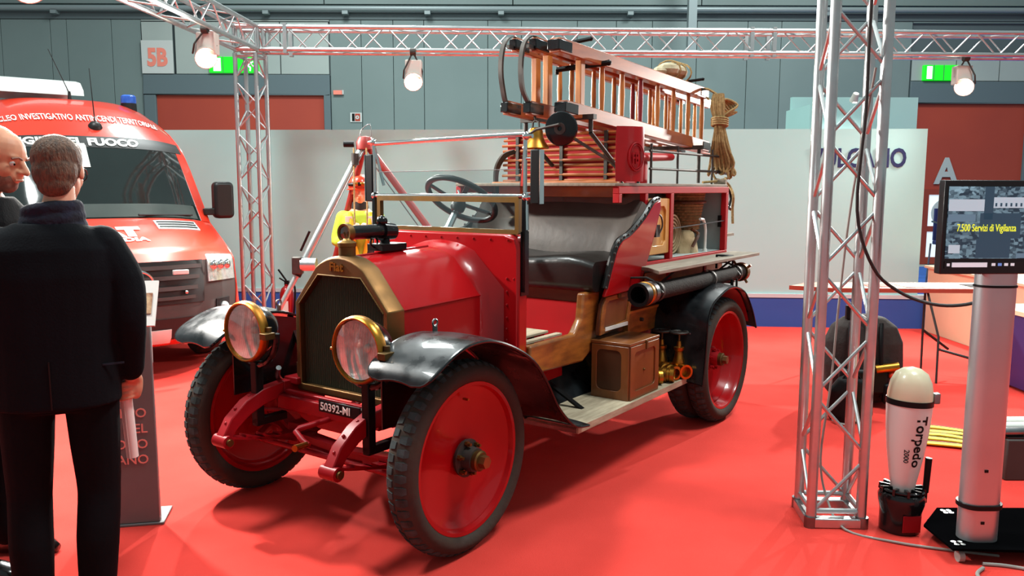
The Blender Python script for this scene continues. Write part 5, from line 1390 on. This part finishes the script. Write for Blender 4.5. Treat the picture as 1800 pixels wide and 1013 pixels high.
MB().cyl((-.2, -.02, 2.06), (-.1, -.02, 2.06), .03, n=10).build('pulley', 'black', r)
for x in (-.07, .05): bar('rope', (x - .02, -.1, 2.02), (x, -.24, 1.30), .009, 'rope', r, 6)
MB().cyl((-.075, -.12, 1.86), (-.075, -.12, 1.97), .035, n=10).build('block', 'iron', r)
# ---------------------------------------------------------------- dressed rescue dummy under the tripod
r = thing('rescue_dummy', 'dressed rescue figure in yellow-green jacket and red helmet below the tripod', 'dummy', (-1.50, 8.12, 0), math.radians(190))
b = MB(); q3 = head_shapes(b, V(0, .02, 1.60), RX(math.radians(-6)), .98)
rings(b, [(.86, .15, .10, 0, 0), (1.2, .16, .11, 0, 0), (1.38, .16, .10, 0, 0), (1.44, .08, .07, 0, 0)])
hands = []
for s in (1, -1):
    limb(b, [(V(s * .17, 0, 1.35), .042), (V(s * .22, .05, 1.12), .038), (V(s * .06, .22, 1.20), .028)]); hand_shapes(b, V(s * .06, .22, 1.20), RX(math.radians(150)), .9, .95, -s)
    limb(b, [(V(s * .1, 0, .86), .07), (V(s * .11, .02, .47), .05), (V(s * .11, 0, .1), .04)])
fused(b, 'body', 'skin_pale', r, .007, 3)
c = MB()
rings(c, [(.78, .195, .15, 0, 0), (.95, .19, .15, 0, 0), (1.15, .19, .15, 0, 0), (1.30, .20, .145, 0, 0), (1.38, .19, .12, 0, 0), (1.42, .10, .09, 0, 0)])
for s in (1, -1): limb(c, [(V(s * .165, 0, 1.35), .075), (V(s * .225, .05, 1.12), .062), (V(s * .10, .18, 1.17), .05)])
jk = fused(c, 'jacket', 'hivis', r, .01, 4)
for s in (1, -1):
    MB().sheet([[V(s * (.06 + .07 * k / 3), .158 - .02 * (k / 3) ** 2, z) for k in range(4)] for z in (.90, 1.0, 1.1, 1.22)], .006 * s).build('jacket_panel', 'jacket_dark', jk)
    MB().tube([(s * .10, .10, 1.40), (s * .085, .15, 1.30), (s * .07, .165, 1.15), (s * .03, .165, .98)], .02, 8).build('harness_strap', 'harness', r)
    MB().bx(s * .11 - .035, s * .11 + .035, .125, .145, 1.31, 1.37).build('reflective_patch', 'white_plastic', jk)
    MB().cyl((s * .11, -.05, 0), (s * .11, -.05, .0), .01) if False else None
    m = MB(); m.loft([[V(s * .11 + a * math.cos(u), y, max(0, z0 + b_ * math.sin(u))) for u in [2 * PI * i / 14 for i in range(14)]] for y, a, b_, z0 in ((-.08, .04, .06, .06), (0, .05, .08, .08), (.08, .05, .05, .05), (.17, .045, .035, .035), (.2, .02, .015, .02))]); m.build('boot', 'shoe_black', r, smooth=60)
t = MB(); rings(t, [(.74, .16, .12, 0, 0), (.82, .19, .14, 0, 0)])
for s in (1, -1): limb(t, [(V(s * .1, 0, .80), .10), (V(s * .11, .02, .47), .085), (V(s * .11, 0, .12), .075)])
fused(t, 'trousers', 'jacket_dark', r, .01, 3)
MB().lathe([(.075, -.04), (.085, .0), (.075, .05), (.001, .055)], (0, .0, 1.455), (0, 0, 1), 20).build('collar', 'jacket_dark', r)
hl = MB().lathe([(.108, 0), (.112, .02), (.108, .06), (.085, .11), (.05, .135), (.001, .142)], (0, .01, 1.635), (0, 0, 1), 24).build('helmet', 'helmet_red', r)
MB().lathe([(.105, 0), (.128, -.012), (.126, -.018), (.10, -.01)], (0, .018, 1.64), (0, 0, 1), 24, loop=True).build('helmet_brim', 'helmet_red', hl)
MB().tube([(-.10, .06, 1.675), (-.05, .118, 1.68), (0, .128, 1.68), (.05, .118, 1.68), (.10, .06, 1.675)], .018, 8).build('goggles', 'black', hl)
MB().sphere((-.03, .132, 1.68), (.03, .015, .02), 10, 6).sphere((.035, .13, 1.68), (.03, .015, .02), 10, 6).build('goggle_lens', 'brass', hl)
# ---------------------------------------------------------------- fire extinguisher by the wall
r = thing('fire_extinguisher', 'red fire extinguisher with black handle standing by the blue base', 'extinguisher', (-2.62, 9.45, 0))
MB().lathe([(.001, 0), (.078, 0), (.08, .02), (.08, .42), (.06, .48), (.025, .51), (.025, .53), (.001, .53)], (0, 0, 0), (0, 0, 1), 20).build('cylinder', 'helmet_red2' if 'helmet_red2' in MATS else 'truck_red', r)
MB().bx(-.035, .035, -.083, -.079, .20, .34).build('label_plate', 'white_plastic', r)
MB().bx(-.02, .03, -.02, .02, .52, .57).beam((-.0, 0, .57), (-.09, 0, .70), .025, .015).beam((.0, 0, .55), (-.08, 0, .60), .025, .012).build('handle', 'black', r)
MB().tube(smoothpts([(.03, 0, .55), (.10, -.02, .50), (.10, -.04, .30), (.085, -.05, .15)], 4), .012, 8).build('hose', 'black', r)

# ================================================================ the display corner on the right
mat('screen_bezel', '#0d0f12', .35)
mat('screen_img', '#4a6f86', .4, emit=.0)
mat('screen_text', '#d6e63a', .5, emit=.8)
mat('img_pale', '#a9c6d2', .4, emit=.55)
mat('img_mid', '#5d8296', .4, emit=.5)
mat('img_dark', '#2c4a5c', .4, emit=.5)
mat('screen_bar', '#c8d0d8', .5, emit=.6)
mat('screen_icon', '#5f86c8', .5, emit=.6)
mat('pole_silver', '#b9bec0', .38, .85, var='#adb3b6', vscale=3)
mat('acrylic_black', '#060607', .45, spec=.0)
mat('torpedo_white', '#d6d7d2', .3, coat=.3)
mat('torpedo_cream', '#cfc7a8', .3, coat=.4)
mat('pack_brown', '#2b2320', .85, var='#211a18', vscale=9, bump=.3, bscale=40)
mat('yellow_hose', '#e6c81e', .7, var='#d6b418', vscale=14)
mat('cream', '#d9b897', .7, var='#d2b08e', vscale=2)
mat('table_print', '#c9b7a0', .6, var='#8a4630', vscale=9)
mat('print_red', '#a5402e', .6)
mat('chair_blue', '#22285a', .6)
mat('purple', '#2a1c58', .5)
mat('cable_grey', '#8d8a84', .6)
mat('cable_dark', '#23211f', .6)
def screen_material():
    """aerial picture of a city: blue-grey blocks and streets, emitted by the display"""
    m = bpy.data.materials.new('screen_picture'); m.use_nodes = True; nt = m.node_tree; N = nt.nodes; K = nt.links
    b = N['Principled BSDF']; b.inputs['Base Color'].default_value = (.02, .03, .04, 1); b.inputs['Roughness'].default_value = .25
    tc = N.new('ShaderNodeTexCoord'); vo = N.new('ShaderNodeTexVoronoi'); vo.distance = 'CHEBYCHEV'; vo.inputs['Scale'].default_value = 55
    mp = N.new('ShaderNodeMapping'); mp.inputs['Scale'].default_value = (1, 1, 1.6)
    no = N.new('ShaderNodeTexNoise'); no.inputs['Scale'].default_value = 7; no.inputs['Detail'].default_value = 8
    mx = N.new('ShaderNodeMath'); mx.operation = 'MULTIPLY'; rp = N.new('ShaderNodeValToRGB')
    rp.color_ramp.elements[0].color = lin('#1d3546'); rp.color_ramp.elements[0].position = .1
    rp.color_ramp.elements[1].color = lin('#9fc0d2'); rp.color_ramp.elements[1].position = .62
    K.new(tc.outputs['Object'], mp.inputs['Vector']); K.new(mp.outputs['Vector'], vo.inputs['Vector']); K.new(tc.outputs['Object'], no.inputs['Vector'])
    sep = N.new('ShaderNodeSeparateColor'); K.new(vo.outputs['Color'], sep.inputs[0]); K.new(sep.outputs[0], mx.inputs[0]); K.new(no.outputs['Fac'], mx.inputs[1])
    K.new(mx.outputs[0], rp.inputs['Fac']); K.new(rp.outputs['Color'], b.inputs['Emission Color']); b.inputs['Emission Strength'].default_value = .62
    MATS['screen_picture'] = m
screen_material()
# ---------------------------------------------------------------- television on a silver pole
r = thing('display_stand', 'large screen on a tall silver pole with black glass wheeled base', 'display', (2.12, 3.57, 0))
PX = .02
MB().prism(rrect(-.085, .085, -.06, .06, .058, 6), lambda u, v, w_: (u + .00, v, w_), .07, 1.30).build('pole', 'pole_silver', r, smooth=60)
MB().prism(rrect(-.095, .095, -.07, .07, .066, 6), lambda u, v, w_: (u, v, w_), .225, .245).build('pole_ring', 'black', r, smooth=60)
MB().prism(rrect(-.088, .088, -.063, .063, .06, 6), lambda u, v, w_: (u, v, w_), 1.225, 1.235).build('pole_joint', 'black', r, smooth=60)
for z in (.16, .40): MB().bx(-.02, -.005, -.064, -.060, z, z + .012).build('pole_mark', 'black', r)
bp = MB().prism([(-.17, .14), (.0, .35), (.62, .35), (.75, .05), (.62, -.16), (-.17, -.12)], lambda u, v, w_: (u, v, w_), .062, .074).build('base_plate', 'acrylic_black', r, bevel=.002)
for x, y in ((.02, .29), (-.12, -.07), (.56, .28), (.56, -.08)):
    k_ = MB().cyl((x, y, .035), (x, y, .062), .012, n=8).build('caster', 'steel', bp)
    MB().cyl((x - .012, y - .02, .026), (x + .012, y - .02, .026), .026, n=16).build('caster_wheel', 'cable_grey', k_)
    for a in range(4):
        MB().cyl((x + .02 * math.cos(PI / 4 + a * PI / 2), y + .02 * math.sin(PI / 4 + a * PI / 2), .074), (x + .02 * math.cos(PI / 4 + a * PI / 2), y + .02 * math.sin(PI / 4 + a * PI / 2), .078), .011, n=10).build('screw_cap', 'chrome', bp)
ta = math.radians(0); 
def TVm(x, y, z): return V(-.29 + x, -.08 + y + .05 * x, 1.287 + z * .9)
def tvbox(x0, x1, y0, y1, z0, z1): m = MB(); m.loft([[TVm(x, y, z) for y, z in ((y0, z0), (y1, z0), (y1, z1), (y0, z1))] for x in (x0, x1)]); return m
tv = tvbox(0, .80, 0, .05, 0, .445).build('television', 'screen_bezel', r, bevel=.004)
tvbox(.018, .785, -.003, 0, .075, .415).build('screen', 'screen_picture', tv)
tvbox(.018, .785, -.003, 0, .028, .062).build('task_bar', 'screen_bezel', tv)
tvbox(.050, .205, -.005, -.003, .034, .056).build('search_field', 'screen_bar', tv)
for k in range(4): tvbox(.225 + .028 * k, .241 + .028 * k, -.005, -.003, .040, .053).build('task_icon', 'screen_icon' if k == 1 else 'screen_bar', tv)
tvbox(.028, .040, -.005, -.003, .039, .052).build('start_icon', 'screen_bar', tv)
for x0_, x1_, z0_, z1_, m_ in ((.02, .175, .30, .355, 'img_pale'), (.215, .42, .315, .365, 'img_pale'), (.44, .70, .295, .345, 'img_pale'), (.02, .14, .25, .285, 'img_mid'), (.175, .215, .26, .415, 'img_dark'), (.15, .30, .078, .17, 'img_dark'),
                            (.16, .34, .17, .29, 'img_dark'), (.36, .62, .12, .24, 'img_dark'), (.47, .49, .13, .18, 'img_pale'), (.03, .08, .10, .14, 'img_pale'), (.33, .78, .078, .10, 'img_mid')):
    tvbox(x0_, x1_, -.0036, -.003, z0_, z1_).build('picture_block', m_, tv)
for k in range(9): tvbox(.222 + .022 * k, .230 + .022 * k, -.0042, -.0036, .322, .338).build('picture_block', 'img_dark', tv)
text('caption', '7.500 Servizi di Vigilanza', 'screen_text', tv, TVm(.06, -.006, .205), TVm(1, 0, 0) - TVm(0, 0, 0), (0, 0, 1), .044, .0006, 'LEFT', .0003, .60)
MB().prism(rrect(-.05, .05, -.05, .05, .02, 3), lambda u, v, w_: (u + .18, v * .2 + .04, w_ + 1.42), -.1, .1).build('screen_mount', 'black', r) if False else MB().bx(-.05, .05, -.02, .05, 1.28, 1.48).build('screen_mount', 'black', r)
# cable from truss column to the screen
tag(MB().tube(smoothpts([(1.605, 3.79, 2.95), (1.60, 3.785, 2.3), (1.60, 3.78, 2.0), (1.585, 3.78, 1.55), (1.67, 3.775, 1.29), (1.80, 3.78, 1.175), (1.93, 3.72, 1.125), (2.06, 3.68, 1.13), (2.15, 3.64, 1.18), (2.19, 3.62, 1.26)], 5), .008, 8).build('power_cable', 'cable_dark'),
    'dark cable sagging from the truss column to the screen', 'cable')
tag(MB().tube(smoothpts([(1.66, 3.84, 2.2), (1.615, 3.92, 1.6), (1.60, 3.97, 1.1), (1.585, 3.98, .7), (1.56, 4.0, .3), (1.60, 3.98, .08), (1.62, 3.80, .008), (1.80, 3.66, .008), (2.0, 3.58, .008), (2.2, 3.52, .008)], 5), .006, 8).build('floor_cable', 'cable_grey'),
    'grey cable running down the column and along the carpet', 'cable')
tag(MB().tube(smoothpts([(2.06, 3.40, .008), (2.00, 3.34, .008), (2.0, 3.26, .008), (2.10, 3.18, .008), (2.25, 3.24, .008), (2.27, 3.36, .008), (2.18, 3.42, .008), (2.08, 3.44, .008)], 5), .008, 8).build('cable_loop', 'cable_grey'),
    'loop of grey cable lying on the carpet below the screen base', 'cable')
tag(MB().tube(smoothpts([(2.08, 3.92, .008), (2.2, 4.02, .008), (2.38, 4.05, .008), (2.5, 4.15, .008)], 5), .004, 6).build('thin_wire', 'cable_dark'), 'thin dark wire on the carpet behind the underwater scooter', 'wire')
# ---------------------------------------------------------------- underwater scooter standing on its propeller shroud
r = thing('underwater_scooter', 'white torpedo shaped underwater scooter with cream dome standing on end', 'scooter', (1.893, 3.83, 0), math.radians(8))
r.rotation_euler = (math.radians(-1), math.radians(2), math.radians(8))
MB().lathe([(.001, .20), (.052, .20), (.070, .30), (.085, .40), (.096, .50), (.102, .60), (.103, .63), (.001, .63)], (0, 0, 0), (0, 0, 1), 36).build('hull', 'torpedo_white', r, smooth=60)
MB().lathe([(.106, .625), (.106, .652), (.101, .652), (.101, .625)], (0, 0, 0), (0, 0, 1), 36, loop=True).build('seal_band', 'black', r)
MB().lathe([(.102, .652), (.101, .68), (.093, .73), (.072, .775), (.040, .797), (.001, .806)], (0, 0, 0), (0, 0, 1), 36).build('nose_dome', 'torpedo_cream', r, smooth=60)
MB().bx(.075, .108, -.075, -.045, .64, .69).build('latch', 'steel', r, bevel=.004)
sh = MB().lathe([(.075, .0), (.092, .0), (.095, .10), (.105, .14), (.108, .17), (.100, .19), (.090, .19), (.082, .14), (.075, .05)], (0, 0, 0), (0, 0, 1), 32, loop=True).build('propeller_shroud', 'black_gloss', r)
for k in range(10):
    a = 2 * PI * k / 10; MB().beam((.04 * math.cos(a), .04 * math.sin(a), .20), (.105 * math.cos(a), .105 * math.sin(a), .205), .012, .03).build('guard_fin', 'black_gloss', sh)
for z in (.185, .205): MB().tube([(.096 * math.cos(t), .096 * math.sin(t), z) for t in [2 * PI * k / 28 for k in range(28)]], .007, 6, closed=True).build('guard_ring', 'black_gloss', sh)
MB().lathe([(.001, .04), (.03, .05), (.045, .22), (.001, .22)], (0, 0, 0), (0, 0, 1), 18).build('propeller_hub', 'black', sh)
MB().bx(-.045, .045, -.098, -.092, .02, .10).build('shroud_plate', 'frame_red', sh)
MB().cyl((.092, -.045, .20), (.094, -.046, .37), .014, .016, 12).cyl((.092, -.045, .15), (.092, -.045, .21), .010, n=10).beam((.06, -.03, .185), (.094, -.046, .185), .02, .02).build('grip', 'black', r)
def hull_r(z):
    pr = [(.20, .052), (.30, .070), (.40, .085), (.50, .096), (.60, .102), (.66, .103)]
    for (a, b), (c, d) in zip(pr[:-1], pr[1:]):
        if a <= z <= c: return b + (d - b) * (z - a) / (c - a)
    return .1
def hproj(p, cz):
    # p.x runs down the hull, p.y round it
    z = .585 - p.x; R_ = hull_r(z) + .0015 + max(cz, 0); a = -1.76 + p.y / .095; return V(R_ * math.cos(a), R_ * math.sin(a), z)
text('lettering', 'Torpedo', 'black', r, (0, 0, 0), (1, 0, 0), (0, 1, 0), .072, .0006, 'LEFT', .0015, .98, hproj)
text('lettering', '2000', 'black', r, (.165, -.045, 0), (1, 0, 0), (0, 1, 0), .036, .0006, 'LEFT', .0004, .95, hproj)
# ---------------------------------------------------------------- diver's back pack behind the truss
r = thing('equipment_pack', 'bulky dark brown equipment pack with straps behind the truss column', 'pack', (2.72, 6.25, 0), math.radians(-12))
m = MB()
m.loft([[V(a * math.cos(t), b_ * math.sin(t) * .9, z) for t in [2 * PI * k / 20 for k in range(20)]] for z, a, b_ in ((.02, .20, .14), (.10, .27, .18), (.30, .30, .19), (.48, .29, .18), (.60, .24, .15), (.67, .15, .10), (.69, .05, .04))])
fused(m, 'shell', 'pack_brown', r, .012, 5)
for x in (-.12, .1): MB().tube(smoothpts([(x, -.13, .64), (x - .01, -.19, .48), (x, -.20, .28), (x + .02, -.17, .08)], 4), .016, 8).build('strap', 'black', r)
MB().bx(-.20, .16, -.22, -.15, .10, .30).build('pocket', 'black', r, bevel=.03)
MB().cyl((.06, -.2, .30), (.22, -.2, .33), .035, n=12).build('hose_roll', 'brass', r)
MB().sphere((.18, -.2, .26), .03, 10, 6).build('gauge', 'helmet_red', r)
MB().bx(.12, .24, -.24, -.14, .04, .20).build('regulator', 'black', r, bevel=.02)
MB().cyl((-.12, -.05, .66), (-.12, -.05, .76), .03, n=10).build('valve_knob', 'black', r)
MB().tube(smoothpts([(-.1, -.06, .70), (-.02, -.14, .68), (.04, -.19, .55), (.02, -.2, .4)], 4), .010, 6).build('air_hose', 'cable_grey', r)
# a second smaller dark bag in front
r = thing('black_bag', 'small black bag on the carpet below the brown pack', 'bag', (2.42, 5.72, 0), math.radians(-10))
m = MB(); m.loft([[V(a * math.cos(t), .10 * math.sin(t), z) for t in [2 * PI * k / 18 for k in range(18)]] for z, a in ((.0, .13), (.05, .16), (.22, .15), (.30, .09), (.32, .03))]); fused(m, 'bag_body', 'black', r, .01, 4)
MB().tube(arc((0, -.02, .29), .06, 0, 180, 10), .009, 6).build('bag_handle', 'black', r)
MB().tube(smoothpts([(-.13, -.08, .02), (-.10, -.14, .012), (-.02, -.15, .012), (.03, -.11, .05)], 4), .008, 6).build('bag_strap', 'cable_grey', r)
# ---------------------------------------------------------------- low table with printed cloth
r = thing('print_table', 'long narrow table with colourful printed top on thin legs', 'table', (3.35, 7.2, 0))
MB().prism([(-.87, .05), (-.62, .33), (.95, .33), (.95, -.18), (-.55, -.14)], lambda u, v, w_: (u, v, w_), .775, .79).build('table_top', 'table_print', r, bevel=.002)
MB().prism([(-.88, .05), (-.55, -.145), (.95, -.185), (.95, -.17), (-.55, -.13)], lambda u, v, w_: (u, v, w_), .755, .792).build('top_edge', 'print_red', r)
for k, (x, y) in enumerate(((-.5, .05), (-.2, .1), (.1, .05), (.4, .1), (.7, .08))):
    MB().bx(x, x + .22, y - .12, y + .1, .79, .794).build('print', ('white_plastic', 'print_red', 'table_print', 'white_plastic', 'jacket_dark')[k], r)
for x, y in ((.26, -.10), (.27, -.40 + .05), (-.5, .2), (.9, .25)):
    MB().tube([(x, y if y > -.3 else -.12, .76), (x, y, .4), (x + .005, y, .0)], .010, 8).build('leg', 'cable_dark', r)
bar('cross_rod', (.26, -.1, .42), (.52, -.05, .24), .012, 'cable_dark', r)
bar('cross_rod', (.40, -.1, .25), (.75, -.3, .16), .012, 'cable_dark', r)
# ---------------------------------------------------------------- cream counter, chair, boxes and hose
o = thing('reception_counter', 'cream coloured low counter panel behind the silver pole', 'counter', (4.84, 8.5, 0))
MB().bx(-.02, .5, -1.4, .95, 0, .74).build('front_panel', 'cream', o, bevel=.004)
MB().bx(-.05, .53, -1.43, .98, .74, .77).build('counter_top', 'cream', o, bevel=.004)
r = thing('bar_chair', 'dark blue chair with thin metal legs near the glazed doors', 'chair', (WX(1656, 12.5), 12.5, 0))
MB().prism(rrect(-.02, .42, -.2, .2, .06, 4), lambda u, v, w_: (u, v, w_), .80, .86).build('seat', 'chair_blue', r, bevel=.01)
MB().sheet([[V(.0 + .42 * k / 5, .2 + .04 * math.sin(PI * k / 5), z) for k in range(6)] for z in (.86, 1.05, 1.35)], .03).build('backrest', 'chair_blue', r, smooth=60)
for x, y in ((-.02, -.2), (.42, -.2), (-.02, .2), (.42, .2)): MB().cyl((x * 1.15 - .03, y * 1.1, 0), (x, y, .81), .014, n=8).build('leg', 'steel', r)
MB().tube([(-.02, -.2, .82), (-.06, -.2, 1.12), (-.02, .2, 1.15)], .014, 8).build('arm_rest', 'steel', r)
r = thing('folded_hose', 'flat yellow hose folded in long loops on the red carpet', 'hose', (2.93, 5.25, 0), math.radians(-18))
for k in range(6):
    y = -.17 + .068 * k
    pts = smoothpts([(-.36, y, .012 + .007 * (k % 2)), (-.1, y + .015 * math.sin(k), .014 + .010 * (k % 3)), (.2, y - .01, .013), (.42, y * .7, .012)], 4)
    m = MB(); m.loft([[p + V(0, -.03, 0), p + V(0, .03, 0), p + V(0, .03, .008), p + V(0, -.03, .008)] for p in pts]); m.build('loop', 'yellow_hose', r)
    m = MB(); m.loft([[p + V(0, .024, .008), p + V(0, .031, .008), p + V(0, .031, .010), p + V(0, .024, .010)] for p in pts]); m.build('edge_stripe', 'black', r)
MB().tube([(-.36 + .03 * math.cos(t), .17 * math.sin(t), .02) for t in [PI / 2 + PI * k / 8 for k in range(9)]], .012, 6).build('bend', 'yellow_hose', r)
r = thing('grey_crate', 'dark grey low box with white rods on top beside the silver pole', 'box', (3.05, 4.62, 0))
MB().bx(-.24, .24, -.12, .14, 0, .24).build('crate_body', 'van_plastic', r, bevel=.008)
MB().bx(-.23, .23, -.11, .13, .24, .25).build('crate_lid', 'van_dark', r)
for k in range(3):
    MB().cyl((-.27, -.08 + .07 * k, .275 + .012 * k), (.25, -.06 + .07 * k, .275 + .012 * k), .024, n=12).build('rod', 'white_plastic' if k != 0 else 'steel', r)
r = thing('flight_case', 'purple flight case with tan metal corners by the cream counter', 'case', (4.62, 6.75, 0))
MB().bx(-.46, .3, -.3, .3, .02, .62).build('case_body', 'purple', r, bevel=.006)
for x in (-.46, .3):
    for y in (-.3, .3):
        MB().bx(x - .02, x + .02, y - .02, y + .02, .0, .66).build('corner_rail', 'cream', r, bevel=.004)
MB().bx(-.48, .32, -.32, .32, .62, .66).build('case_lid', 'cream', r, bevel=.004)
